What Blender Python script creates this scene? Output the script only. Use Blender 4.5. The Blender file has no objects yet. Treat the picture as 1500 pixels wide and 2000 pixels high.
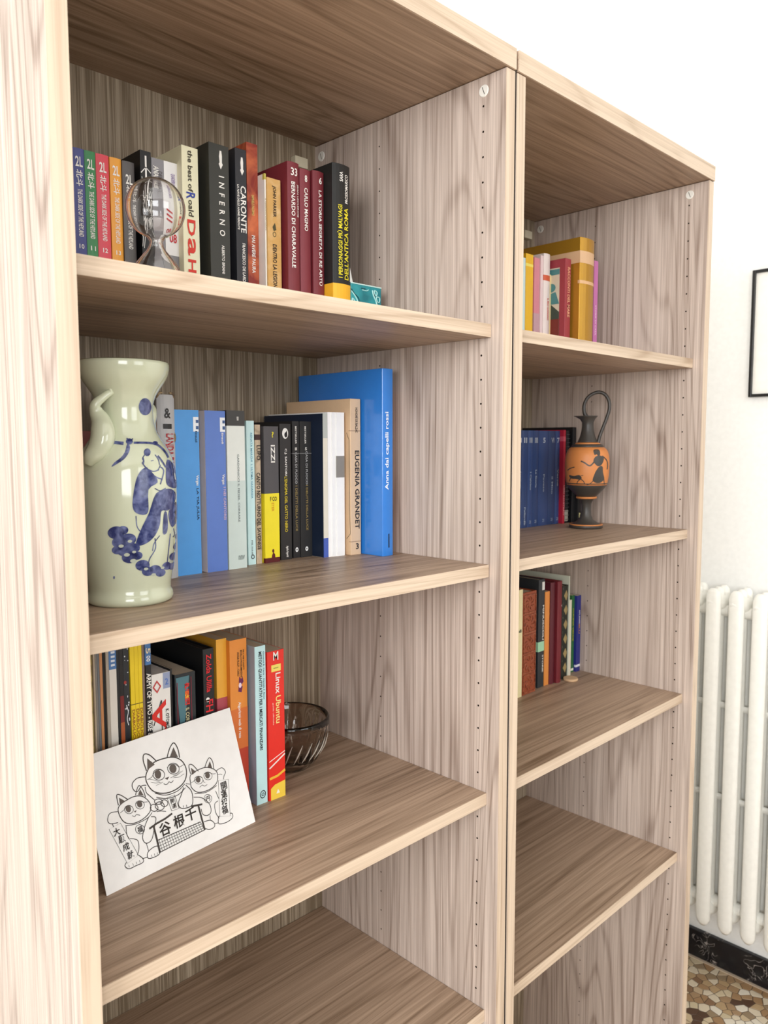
import bpy, bmesh, math, random
from mathutils import Vector, Matrix
random.seed(7)
SC = bpy.context.scene
COL = SC.collection
# ------------------------------------------------------------------ camera
CAM_R=(0.710851, -0.703339, -0.002003)
CAM_U=(0.062445, 0.060275, 0.996227)
CAM_F=(0.700565, 0.708294, -0.086767)
CAM_P=(-0.257896, -0.626555, 1.512806)
FPX=1531.35
cd = bpy.data.cameras.new('camera')
cd.sensor_fit = 'HORIZONTAL'; cd.sensor_width = 36.0; cd.lens = 36.0 * FPX / 1500.0
cd.clip_start = 0.02
cd.dof.use_dof = True; cd.dof.focus_distance = 1.0; cd.dof.aperture_fstop = 14.0
co = bpy.data.objects.new('camera', cd); COL.objects.link(co)
R_, U_, F_ = Vector(CAM_R), Vector(CAM_U), Vector(CAM_F)
co.matrix_world = Matrix(((R_.x, U_.x, -F_.x, CAM_P[0]), (R_.y, U_.y, -F_.y, CAM_P[1]), (R_.z, U_.z, -F_.z, CAM_P[2]), (0, 0, 0, 1)))
SC.camera = co
# ------------------------------------------------------------------ world, light, exposure
wd = bpy.data.worlds.new('sky'); SC.world = wd; wd.use_nodes = True
bgn = wd.node_tree.nodes['Background']
bgn.inputs[0].default_value = (0.93, 0.96, 1.0, 1); bgn.inputs[1].default_value = 0.8
def window_light(loc, target, sx, sy, power, color):
    l = bpy.data.lights.new('daylight', 'AREA'); l.shape = 'RECTANGLE'; l.size = sx; l.size_y = sy
    l.energy = power; l.color = color
    o = bpy.data.objects.new('daylight', l); COL.objects.link(o); o.location = loc
    o.rotation_euler = (Vector(target) - Vector(loc)).to_track_quat('-Z', 'Y').to_euler()
window_light((-1.55, -2.88, 1.92), (-1.55, 0, 1.92), 1.4, 1.25, 24, (0.95, 0.975, 1.0))
window_light((0.75, -2.88, 1.92), (0.75, 0, 1.92), 1.2, 1.25, 8, (0.95, 0.975, 1.0))
window_light((-2.38, -1.35, 1.92), (0, -1.35, 1.92), 1.4, 1.25, 50, (0.95, 0.975, 1.0))
SC.view_settings.view_transform = 'Standard'; SC.view_settings.look = 'None'
SC.view_settings.exposure = 0.85; SC.view_settings.gamma = 1.0; SC.view_settings.use_curve_mapping = False
SC.cycles.max_bounces = 10; SC.cycles.diffuse_bounces = 5; SC.cycles.transmission_bounces = 10
SC.cycles.caustics_reflective = False; SC.cycles.use_denoising = True

# ------------------------------------------------------------------ helpers
def lin(h):
    h = h.lstrip('#'); c = [int(h[i:i+2], 16) / 255 for i in (0, 2, 4)]
    return tuple(x / 12.92 if x <= .04045 else ((x + .055) / 1.055) ** 2.4 for x in c) + (1,)
MATS = {}
def new_mat(name):
    m = bpy.data.materials.new(name); m.use_nodes = True
    nt = m.node_tree; b = nt.nodes['Principled BSDF']
    return m, nt, b
def mat(hexc, rough=.5, spec=.5, metal=0, coat=0, bump=0.0, scale=400):
    key = (hexc, rough, spec, metal, coat, bump)
    if key in MATS: return MATS[key]
    m, nt, b = new_mat('paint_' + hexc)
    b.inputs['Roughness'].default_value = rough; b.inputs['Specular IOR Level'].default_value = spec
    b.inputs['Metallic'].default_value = metal; b.inputs['Coat Weight'].default_value = coat
    n = nt.nodes.new('ShaderNodeTexNoise'); n.inputs['Scale'].default_value = scale if bump else 60; n.inputs['Detail'].default_value = 3
    tc = nt.nodes.new('ShaderNodeTexCoord'); nt.links.new(tc.outputs['Object'], n.inputs['Vector'])
    mx = nt.nodes.new('ShaderNodeMix'); mx.data_type = 'RGBA'; c = lin(hexc)
    mx.inputs[6].default_value = tuple(v * .93 for v in c[:3]) + (1,); mx.inputs[7].default_value = tuple(min(1, v * 1.05) for v in c[:3]) + (1,)
    nt.links.new(n.outputs[0], mx.inputs[0]); nt.links.new(mx.outputs[2], b.inputs['Base Color'])
    if bump:
        bp = nt.nodes.new('ShaderNodeBump'); bp.inputs['Strength'].default_value = bump; bp.inputs['Distance'].default_value = .001
        nt.links.new(n.outputs[0], bp.inputs['Height']); nt.links.new(bp.outputs[0], b.inputs['Normal'])
    MATS[key] = m; return m
def marbled(hexc, hex2, scale=35, contrast=(.4, .65), rough=.5):
    key = ('mb', hexc, hex2, scale)
    if key in MATS: return MATS[key]
    m, nt, b = new_mat('mottled_' + hexc); b.inputs['Roughness'].default_value = rough
    tc = nt.nodes.new('ShaderNodeTexCoord'); n = nt.nodes.new('ShaderNodeTexNoise')
    n.inputs['Scale'].default_value = scale; n.inputs['Detail'].default_value = 6; n.inputs['Distortion'].default_value = .6
    r = nt.nodes.new('ShaderNodeValToRGB'); r.color_ramp.elements[0].position = contrast[0]; r.color_ramp.elements[1].position = contrast[1]
    r.color_ramp.elements[0].color = lin(hexc); r.color_ramp.elements[1].color = lin(hex2)
    nt.links.new(tc.outputs['Object'], n.inputs['Vector']); nt.links.new(n.outputs[0], r.inputs[0]); nt.links.new(r.outputs[0], b.inputs['Base Color'])
    MATS[key] = m; return m
def wood(axis, light='d0bfb2', dark='867265', fine=1.0, name='wood'):
    """laminate veneer with long wavy figure; grain runs along axis (0 x, 1 y, 2 z)"""
    m, nt, b = new_mat('%s_grain_%s' % (name, 'xyz'[axis])); N = nt.nodes; L = nt.links
    tc = N.new('ShaderNodeTexCoord'); oi = N.new('ShaderNodeObjectInfo')
    off = N.new('ShaderNodeVectorMath'); off.operation = 'SCALE'; off.inputs[0].default_value = (7.3, 5.1, 3.7); L.new(oi.outputs['Random'], off.inputs['Scale'])
    add = N.new('ShaderNodeVectorMath'); L.new(tc.outputs['Object'], add.inputs[0]); L.new(off.outputs[0], add.inputs[1])
    def noise(across, along, scale, detail, dist=0, rough=.5):
        mp = N.new('ShaderNodeMapping'); s = [across] * 3; s[axis] = along; mp.inputs['Scale'].default_value = s
        n = N.new('ShaderNodeTexNoise'); n.inputs['Scale'].default_value = scale; n.inputs['Detail'].default_value = detail
        n.inputs['Distortion'].default_value = dist; n.inputs['Roughness'].default_value = rough
        L.new(add.outputs[0], mp.inputs['Vector']); L.new(mp.outputs[0], n.inputs['Vector']); return n.outputs[0]
    def mth(op, a, v=None, w=None):
        q = N.new('ShaderNodeMath'); q.operation = op
        if isinstance(a, (int, float)): q.inputs[0].default_value = a
        else: L.new(a, q.inputs[0])
        if v is not None:
            if isinstance(v, (int, float)): q.inputs[1].default_value = v
            else: L.new(v, q.inputs[1])
        return q.outputs[0]
    fig = noise(1, .07, 7, 1.5, .1)
    rings = mth('SINE', mth('MULTIPLY', fig, 150.0))
    rings = mth('MULTIPLY', mth('ADD', rings, 1.0), .5)
    rings = mth('POWER', rings, 7.0)
    patch = noise(1, .18, 9, 2)
    patch = mth('MULTIPLY', patch, 1.0)
    fib = noise(1, .010, 420, 3, 0, .6)
    fib2 = noise(1, .02, 120, 4, 0, .65)
    tot = mth('ADD', mth('MULTIPLY', mth('MULTIPLY', rings, patch), .26), mth('MULTIPLY', fib, .5 * fine))
    tot = mth('ADD', tot, mth('MULTIPLY', fib2, .65)); tot = mth('ADD', tot, mth('MULTIPLY', patch, .25))
    ramp = N.new('ShaderNodeValToRGB'); e = ramp.color_ramp.elements
    e[0].position = .58; e[0].color = lin(light); e[1].position = 1.08; e[1].color = lin(dark)
    lm, dm = lin(light), lin(dark)
    L.new(tot, ramp.inputs[0]); L.new(ramp.outputs[0], b.inputs['Base Color'])
    b.inputs['Roughness'].default_value = .42; b.inputs['Specular IOR Level'].default_value = .35
    bp = N.new('ShaderNodeBump'); bp.inputs['Strength'].default_value = .12; bp.inputs['Distance'].default_value = .0006
    L.new(fib, bp.inputs['Height']); L.new(bp.outputs[0], b.inputs['Normal'])
    return m
def glass(hexc='ffffff', rough=.0, ior=1.47):
    m, nt, b = new_mat('glass_' + hexc); b.inputs['Base Color'].default_value = lin(hexc); b.inputs['Roughness'].default_value = rough
    b.inputs['IOR'].default_value = ior; b.inputs['Transmission Weight'].default_value = 1.0
    return m
def tag(o, label=None, cat=None, group=None, kind=None):
    if label: o['label'] = label
    if cat: o['category'] = cat
    if group: o['group'] = group
    if kind: o['kind'] = kind
    return o
def obj(name, bm, m, parent=None, loc=None, smooth=False, bevel=0, segs=2):
    me = bpy.data.meshes.new(name)
    if isinstance(bm, tuple): me.from_pydata(*bm)
    else:
        bm.normal_update(); bm.to_mesh(me); bm.free()
    me.materials.append(m)
    if smooth:
        for p in me.polygons: p.use_smooth = True
    o = bpy.data.objects.new(name, me); COL.objects.link(o)
    if parent: o.parent = parent
    if loc: o.location = loc
    if bevel:
        md = o.modifiers.new('bevel', 'BEVEL'); md.width = bevel; md.segments = segs; md.limit_method = 'ANGLE'
    return o
def thing(name, loc, label, cat, group=None, rz=0):
    o = bpy.data.objects.new(name, None); COL.objects.link(o); o.location = loc; o.rotation_euler = (0, 0, rz)
    o.empty_display_size = .05
    return tag(o, label, cat, group)
def box(bm, x0, x1, y0, y1, z0, z1):
    v = [bm.verts.new(p) for p in ((x0, y0, z0), (x1, y0, z0), (x1, y1, z0), (x0, y1, z0), (x0, y0, z1), (x1, y0, z1), (x1, y1, z1), (x0, y1, z1))]
    for f in ((0, 3, 2, 1), (4, 5, 6, 7), (0, 1, 5, 4), (1, 2, 6, 5), (2, 3, 7, 6), (3, 0, 4, 7)): bm.faces.new([v[i] for i in f])
    return bm
def bx(*a): return box(bmesh.new(), *a)
def lathe(prof, seg=64, mod=None, close=False):
    bm = bmesh.new(); rings = []
    for r, z in prof:
        if r < 1e-6: rings.append([bm.verts.new((0, 0, z))])
        else:
            rg = []
            for i in range(seg):
                a = 2 * math.pi * i / seg; rr = r * (mod(a, z, r) if mod else 1)
                rg.append(bm.verts.new((rr * math.cos(a), rr * math.sin(a), z)))
            rings.append(rg)
    if close: rings.append(rings[0])
    for A, B in zip(rings, rings[1:]):
        for i in range(seg):
            j = (i + 1) % seg
            if len(A) == 1 and len(B) == 1: continue
            if len(A) == 1: bm.faces.new((A[0], B[j], B[i]))
            elif len(B) == 1: bm.faces.new((A[i], A[j], B[0]))
            else: bm.faces.new((A[i], A[j], B[j], B[i]))
    bmesh.ops.recalc_face_normals(bm, faces=bm.faces)
    return bm
def smooth_path(p, n=4, closed=False):
    out = []; m = len(p)
    if m < 3: return list(p)
    rng = range(m if closed else m - 1)
    for i in rng:
        if closed: a, b, c, d = p[(i - 1) % m], p[i], p[(i + 1) % m], p[(i + 2) % m]
        else: a, b, c, d = p[max(0, i - 1)], p[i], p[i + 1], p[min(m - 1, i + 2)]
        for k in range(n):
            t = k / n
            out.append(tuple(.5 * (2 * b[j] + (c[j] - a[j]) * t + (2 * a[j] - 5 * b[j] + 4 * c[j] - d[j]) * t * t + (3 * b[j] - a[j] - 3 * c[j] + d[j]) * t ** 3) for j in range(len(b))))
    if not closed: out.append(tuple(p[-1]))
    return out
def tube(bm, pts, rads, seg=14, flat=1.0):
    """swept tube through 3-D points with a radius at each point"""
    P = smooth_path([tuple(p) + (r,) for p, r in zip(pts, rads)], 5)
    prev = None; rings = []
    for i, q in enumerate(P):
        p = Vector(q[:3]); r = q[3]
        d = (Vector(P[min(i + 1, len(P) - 1)][:3]) - Vector(P[max(i - 1, 0)][:3])).normalized()
        if prev is None: prev = d.orthogonal().normalized()
        n = (prev - d * prev.dot(d)).normalized(); b = d.cross(n); prev = n
        rings.append([bm.verts.new(p + r * (math.cos(2 * math.pi * k / seg) * n + flat * math.sin(2 * math.pi * k / seg) * b)) for k in range(seg)])
    for A, B in zip(rings, rings[1:]):
        for k in range(seg): bm.faces.new((A[k], A[(k + 1) % seg], B[(k + 1) % seg], B[k]))
    bm.faces.new(rings[0][::-1]); bm.faces.new(rings[-1])
    return bm
def ribbon(pts, w, closed=False):
    """quads of a stroke of width w along 2-D points"""
    out = []; n = len(pts); L = []; Rr = []
    for i in range(n):
        a = pts[(i - 1) % n] if closed else pts[max(0, i - 1)]; b = pts[(i + 1) % n] if closed else pts[min(n - 1, i + 1)]
        dx, dy = b[0] - a[0], b[1] - a[1]; q = math.hypot(dx, dy) or 1
        nx, ny = -dy / q * w / 2, dx / q * w / 2
        L.append((pts[i][0] + nx, pts[i][1] + ny)); Rr.append((pts[i][0] - nx, pts[i][1] - ny))
    for i in range(n if closed else n - 1):
        j = (i + 1) % n; out.append([L[i], L[j], Rr[j], Rr[i]])
    return out
def flat_mesh(polys, fn, cuts=0):
    bm = bmesh.new()
    for p in polys:
        try: bm.faces.new([bm.verts.new((a, b, 0)) for a, b in p])
        except ValueError: pass
    if cuts:
        bmesh.ops.triangulate(bm, faces=bm.faces)
        bmesh.ops.subdivide_edges(bm, edges=bm.edges, cuts=cuts, use_grid_fill=True)
    for v in bm.verts: v.co = fn(v.co.x, v.co.y)
    bmesh.ops.recalc_face_normals(bm, faces=bm.faces)
    return bm
TCACHE = {}
def text_data(s):
    if s in TCACHE: return TCACHE[s]
    c = bpy.data.curves.new('lettering', 'FONT'); c.body = s; c.resolution_u = 2; c.offset = .018; c.space_line = .95
    if '\n' in s: c.align_x = 'CENTER'
    o = bpy.data.objects.new('lettering', c); COL.objects.link(o)
    dg = bpy.context.evaluated_depsgraph_get(); me = bpy.data.meshes.new_from_object(o.evaluated_get(dg))
    vs = [(v.co.x, v.co.y) for v in me.vertices]; fs = [tuple(p.vertices) for p in me.polygons]
    bpy.data.objects.remove(o); bpy.data.curves.remove(c); bpy.data.meshes.remove(me)
    xs = [v[0] for v in vs] or [0]; ys = [v[1] for v in vs] or [0]
    x0, x1, y0, y1 = min(xs), max(xs), min(ys), max(ys)
    sx, sy = (x1 - x0) or 1, (y1 - y0) or 1
    TCACHE[s] = ([((x - x0) / sx - .5, (y - y0) / sy - .5) for x, y in vs], fs, sx / sy); return TCACHE[s]
def text_mesh(s, L, h, fn):
    vs, fs, asp = text_data(s)
    if L is None: L = h * asp
    return ([tuple(fn(x * L, y * h)) for x, y in vs], [], fs)

# ------------------------------------------------------------------ data (world metres; drawings in millimetres)
CARD_STROKES=[(1.3,1,[(74.5,106.1),(84.7,114.9),(98,116.3),(114.4,113.5),(124.9,105.5),(128.3,93.5),(123.4,82.8),(111.3,77.2),(94.8,77.3),(79.9,84.2),(73.4,96)]),(1.3,0,[(75.9,109.6),(74.5,122),(77.1,128.5),(83.9,125.6),(91.3,115.6)]),(1.3,0,[(106,116),(112.1,125.2),(118.9,129.5),(122.6,121.5),(122.7,110.3)]),(0.8,1,[(98,98.1),(96.5,95.4),(93.4,94),(89.5,94.4),(86,96.4),(83.6,99.4),(83.1,102.8),(84.6,105.5),(87.6,106.9),(91.5,106.5),(95.1,104.6),(97.5,101.5)]),(0.6,0,[(74.7,99.8),(80.9,100.8),(86.4,105.3),(93,105.4),(97.6,101.6)]),(0.8,1,[(119,98.4),(117.4,95.6),(114.2,94.2),(110.2,94.6),(106.5,96.6),(104.1,99.7),(103.6,103.1),(105.2,105.9),(108.4,107.3),(112.4,107),(116.1,105),(118.5,101.8)]),(0.6,0,[(103.1,104.6),(108.1,106.5),(114.5,104.8),(119.7,100.2),(126.2,101)]),(0.8,0,[(94.3,88.7),(96.4,86.7),(99.4,86.7),(101.6,88.3),(104.3,86.4),(107.8,87.7)]),(0.4,0,[(76,100.1),(83.4,96.5),(89.9,92)]),(0.4,0,[(78.4,95.4),(84.4,92.7),(90.9,91.1)]),(0.4,0,[(84,90),(88.8,90),(94.1,90.7)]),(0.4,0,[(104.7,92),(113.9,91.8),(123.3,94.4)]),(0.4,0,[(108.7,90.8),(116.8,88.9),(124.2,90.4)]),(0.4,0,[(108.2,92.9),(114,92.5),(119.9,95)]),(0.9,0,[(80.8,81.9),(94.5,75.1),(110.9,74.5),(122.1,78.9)]),(0.9,0,[(81.3,77.2),(93.8,71.4),(110.1,70),(122,74.5)]),(1,0,[(73.3,103.6),(62.7,105.6),(55.2,101.8),(55,95.2),(59.1,91.3),(65.9,95.5),(71.9,94.4)]),(0.9,0,[(69.9,93.2),(70,86.7),(73.2,81.9),(78.4,75)]),(1,0,[(122.9,77.3),(129.1,67.5),(127.5,54.7),(121.8,51.3),(110.5,53.9),(108.1,60.6),(115,69.4),(119.5,75.7)]),(0.7,0,[(114.2,55.9),(113.5,53.5)]),(0.7,0,[(118.3,55.2),(118.3,52.3)]),(0.7,1,[(94.8,72.1),(105.3,71.5),(107.7,54.8),(97.3,55.5)]),(0.5,1,[(98.1,69.5),(104.1,69.1),(104.8,56.9),(99.6,57.3)]),(0.9,1,[(89.1,64.3),(88,62.3),(85.6,61.3),(82.6,61.7),(79.9,63.3),(78.1,65.7),(77.7,68.2),(78.8,70.3),(81.1,71.2),(84.1,70.9),(86.9,69.3),(88.7,66.9)]),(0.9,1,[(94.5,65.7),(93.6,64.1),(91.7,63.4),(89.3,63.6),(87.1,64.9),(85.7,66.8),(85.4,68.8),(86.3,70.4),(88.2,71.2),(90.5,71),(92.8,69.7),(94.2,67.8)]),(0.9,1,[(80.7,65.3),(79.7,63.6),(77.7,62.8),(75.3,63.1),(73,64.4),(71.5,66.4),(71.1,68.5),(72.1,70.2),(74,71.1),(76.5,70.8),(78.8,69.5),(80.3,67.4)]),(0.9,1,[(88.1,69.8),(87.2,68.6),(85.1,68.2),(82.5,68.6),(80,69.9),(78.3,71.6),(77.8,73.3),(78.7,74.5),(80.8,74.9),(83.4,74.5),(85.9,73.2),(87.6,71.5)]),(0.7,0,[(77.9,61.8),(84,60.3),(89.9,57.7)]),(1,1,[(32,76.9),(34,83.6),(43.3,86.7),(55.4,87.4),(65.6,83.1),(71.9,73.3),(70,65.1),(59.1,60.1),(45.6,60.2),(36,65.7)]),(1,0,[(33.6,84.9),(33.9,96),(38.7,94.4),(46.3,86.7)]),(1,0,[(56.2,88.4),(59.8,94.5),(63.3,96.9),(66.7,90.4),(67.9,82.1)]),(0.6,1,[(50.1,74.4),(49.1,72.5),(46.9,71.5),(44.2,71.8),(41.7,73.3),(40,75.6),(39.6,78),(40.6,79.9),(42.7,80.9),(45.4,80.6),(48,79.1),(49.7,76.8)]),(0.6,1,[(64.6,74.5),(63.5,72.5),(61.3,71.6),(58.5,71.9),(55.9,73.4),(54.2,75.7),(53.8,78.1),(54.8,80.1),(57,81.1),(59.8,80.8),(62.4,79.3),(64.2,77)]),(0.5,0,[(33.8,76.3),(39.2,78.1),(44,80.7),(49.5,77.7)]),(0.5,0,[(54.3,79.2),(59,80.4),(64,77.8),(69.2,76.2)]),(0.6,0,[(47.1,68.6),(50.2,66.3),(52.3,67.7),(56.8,65.3)]),(0.8,0,[(31.2,78.9),(22,80.3),(17.8,74.5),(20,69.6),(29,67.5)]),(0.8,0,[(36.9,61.2),(49.8,58.2),(65,59.1),(72.1,62.9)]),(0.6,1,[(58.7,49),(57.6,46.8),(55.3,45.7),(52.5,46),(49.9,47.7),(48.2,50.1),(47.8,52.8),(48.9,55),(51.1,56.1),(53.9,55.8),(56.5,54.2),(58.3,51.7)]),(0.8,0,[(22.3,68.8),(23,64.9)]),(0.8,0,[(37.5,60.4),(36.4,52.3),(38,45.8)]),(0.9,0,[(69.7,59),(75.4,55.7),(71.1,46),(64.7,34.8),(57,33.8),(54.1,40.8),(59.3,51.2),(66.7,59.7)]),(0.8,0,[(39.2,45.9),(47.6,40.8),(47.2,31.7),(43.7,25.9)]),(0.9,0,[(29.3,23.7),(26.9,20.6),(30.9,16.1),(39.4,15.8),(48.4,15.8),(49.6,19.5),(45.1,25.3)]),(0.9,1,[(56.6,23.3),(64.6,26.1),(71.2,24.5),(71.1,16.7),(63,15.6),(55.8,17.5)]),(0.8,0,[(48.7,19.8),(55.2,18.9)]),(0.7,0,[(57.4,33.3),(58.2,23.9)]),(0.4,1,[(17.3,64.6),(31.7,66),(45.1,25.3),(30.3,22.2)]),(0.5,0,[(31.4,20.1),(31.6,17.4)]),(0.5,0,[(36.4,19.9),(36.6,17.2)]),(0.5,0,[(40.7,19.7),(40.9,17.1)]),(0.5,0,[(45,19.7),(45.2,17)]),(0.5,0,[(60.6,19.5),(60.8,16.8)]),(0.5,0,[(64.3,19.3),(64.5,16.6)]),(0.5,0,[(68.1,19),(68.2,16.3)]),(1,1,[(130.2,77.9),(132,85.5),(140.9,88.2),(155.2,88),(166.8,82.3),(171.1,74.7),(166.8,64.9),(153.3,61),(137.9,63.3),(130.6,71)]),(1,0,[(132.9,87.3),(133,97.5),(138.1,96.7),(144.6,86.8)]),(1,0,[(154.9,88.4),(160.3,94.9),(164.7,97.1),(167.8,91.3),(167.3,82.6)]),(0.6,1,[(148.1,75),(146.9,73),(144.4,72),(141.4,72.3),(138.6,73.8),(136.8,76.2),(136.4,78.6),(137.7,80.7),(140.1,81.6),(143.1,81.3),(145.9,79.8),(147.8,77.5)]),(0.6,1,[(162.6,75.3),(161.3,73.2),(158.8,72.2),(155.7,72.6),(152.8,74.1),(151,76.5),(150.7,79),(151.9,81),(154.4,82),(157.6,81.7),(160.4,80.2),(162.3,77.8)]),(0.5,0,[(130.9,77),(137.3,78.4),(142.2,81),(147.8,77.8)]),(0.5,0,[(152,80.9),(157.4,81.2),(163.9,77.2),(168.3,76.3)]),(0.6,0,[(141.4,68.2),(146.1,69.4),(148.4,67.3),(152.9,67.7)]),(0.5,0,[(148.9,74.7),(148.8,72),(150.9,71.3)]),(0.8,0,[(169.8,79),(179.3,79.9),(183.6,73.6),(179.8,69.2),(178.1,65.7)]),(0.5,0,[(170.6,74.1),(175.9,72.9),(177.5,71.3)]),(0.5,1,[(170,66.9),(185.5,63.2),(176,20.8),(161.2,25.6)]),(0.6,1,[(155.1,49.8),(153.9,47.6),(151.5,46.5),(148.6,46.8),(146,48.4),(144.4,50.8),(144.1,53.4),(145.4,55.6),(147.7,56.7),(150.6,56.4),(153.2,54.8),(154.9,52.4)]),(0.8,0,[(132.6,63.4),(149.4,59.5),(166.2,62)]),(0.8,0,[(123.5,78.7),(129,76.3)]),(0.8,0,[(162.9,56.5),(165,46.2)]),(0.8,0,[(163.3,44),(157.5,41.9),(156.5,31.5),(159.9,23.7)]),(0.9,0,[(130.3,60.1),(141.5,55.3),(150.3,44.4),(149.8,35.2),(144.1,33.2),(137.8,36.7),(137.1,43.5)]),(0.7,0,[(147.4,32),(146.5,25.8)]),(0.9,0,[(157.1,20.7),(159,26),(161.2,25.6)]),(0.9,0,[(176.7,23.9),(180,22.1),(178.5,17.2),(169,15.5),(158.5,17.3),(156.8,20.8)]),(0.9,0,[(137,27.8),(146.3,26.5),(151.3,20.8),(149.6,16.8),(142.5,16.7),(137.1,19.9)]),(0.7,0,[(151.1,20.2),(156.8,19.5)]),(2.2,0,[(64.5,47.1),(74.3,49.2),(87.1,50.4),(97.2,52.6)]),(2.2,0,[(124.3,51.1),(140.1,48.1)]),(2.4,0,[(70.4,49),(71.1,33.7),(71.6,17.1)]),(2.4,0,[(134.2,49.1),(134.9,35),(136,18.4)]),(1,0,[(70.4,31.3),(132.2,29.7)]),(0.55,0,[(70.7,27.8),(133,27)]),(0.55,0,[(71.1,24.5),(133.9,24.3)]),(0.55,0,[(71.4,21.1),(134.7,21.5)]),(1,0,[(71.7,17.7),(135.5,18.8)]),(0.55,0,[(70.4,31.3),(71.7,17.7)]),(0.55,0,[(73.7,31.2),(75,17.7)]),(0.55,0,[(77,31.1),(78.4,17.8)]),(0.55,0,[(80.3,31),(81.8,17.9)]),(0.55,0,[(83.6,30.9),(85.2,17.9)]),(0.55,0,[(86.9,30.8),(88.7,18)]),(0.55,0,[(90.3,30.8),(92.1,18.1)]),(0.55,0,[(93.7,30.7),(95.6,18.1)]),(0.55,0,[(97.1,30.6),(99.1,18.2)]),(0.55,0,[(100.5,30.5),(102.7,18.2)]),(0.55,0,[(103.9,30.4),(106.2,18.3)]),(0.55,0,[(107.4,30.3),(109.8,18.4)]),(0.55,0,[(110.8,30.3),(113.4,18.4)]),(0.55,0,[(114.3,30.2),(117,18.5)]),(0.55,0,[(117.9,30.1),(120.7,18.6)]),(0.55,0,[(121.4,30),(124.4,18.6)]),(0.55,0,[(125,29.9),(128.1,18.7)]),(0.55,0,[(128.6,29.8),(131.8,18.8)]),(0.55,0,[(132.2,29.7),(135.5,18.8)])]
CARD_FILLS=[[(80,123),(88,113.2),(77.2,110.3)],[(117.2,124.7),(120.5,111.7),(109.9,115.5)],[(93.5,99.9),(92.5,97.6),(90.7,96.2),(88.5,96.2),(86.5,97.5),(85.3,99.8),(85.2,102.5),(86.1,104.9),(87.9,106.3),(90.1,106.3),(92.1,105),(93.4,102.6)],[(115.3,99.5),(114.2,97.2),(112.1,95.8),(109.6,95.9),(107.3,97.3),(105.9,99.7),(105.7,102.5),(106.8,104.8),(108.9,106.2),(111.4,106.2),(113.7,104.7),(115.1,102.3)],[(96.8,94.1),(103.4,93.8),(100.1,91.2)],[(35.9,92.6),(42.1,86.8),(35.5,84)],[(63.1,92.6),(66.1,84.4),(59.3,87.7)],[(47.3,76),(46.7,74.3),(45.3,73.3),(43.7,73.4),(42.2,74.4),(41.2,76.1),(41.1,78.1),(41.7,79.8),(43.1,80.7),(44.7,80.7),(46.2,79.7),(47.2,78)],[(62.1,76.1),(61.4,74.4),(60,73.5),(58.3,73.5),(56.8,74.5),(55.8,76.3),(55.7,78.3),(56.3,80),(57.7,81),(59.4,80.9),(60.9,79.9),(61.9,78.1)],[(50,72.2),(54,72.1),(51.8,70.4)],[(135,94.2),(141.1,87.3),(134.8,85.7)],[(163.9,93.1),(165,84.3),(158.7,87.2)],[(144.8,76.5),(144,74.9),(142.6,73.9),(140.8,74),(139.3,75),(138.3,76.7),(138.2,78.6),(139,80.3),(140.5,81.2),(142.2,81.2),(143.8,80.2),(144.8,78.5)],[(159.5,76.9),(158.6,75.2),(157.1,74.3),(155.3,74.3),(153.7,75.4),(152.8,77.1),(152.7,79),(153.5,80.7),(155,81.7),(156.8,81.7),(158.4,80.6),(159.4,78.9)]]
CARD_TEXT=[('谷',(84.1,39.9),15),('根',(104.2,41.3),15),('千',(121.4,43),15),('大',(25.3,58.7),8.5),('願',(29.6,49.4),8.5),('成',(32.5,39.5),8.5),('就',(35.8,29.4),8.5),('開',(176.5,58.3),9.5),('運',(174,48.7),9.5),('招',(171.9,39.1),9.5),('福',(170,30.3),9.5),('開',(100.5,66.1),5),('運',(102,60),5),('福',(53.2,50.9),7),('円',(149.6,51.6),6)]
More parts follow.
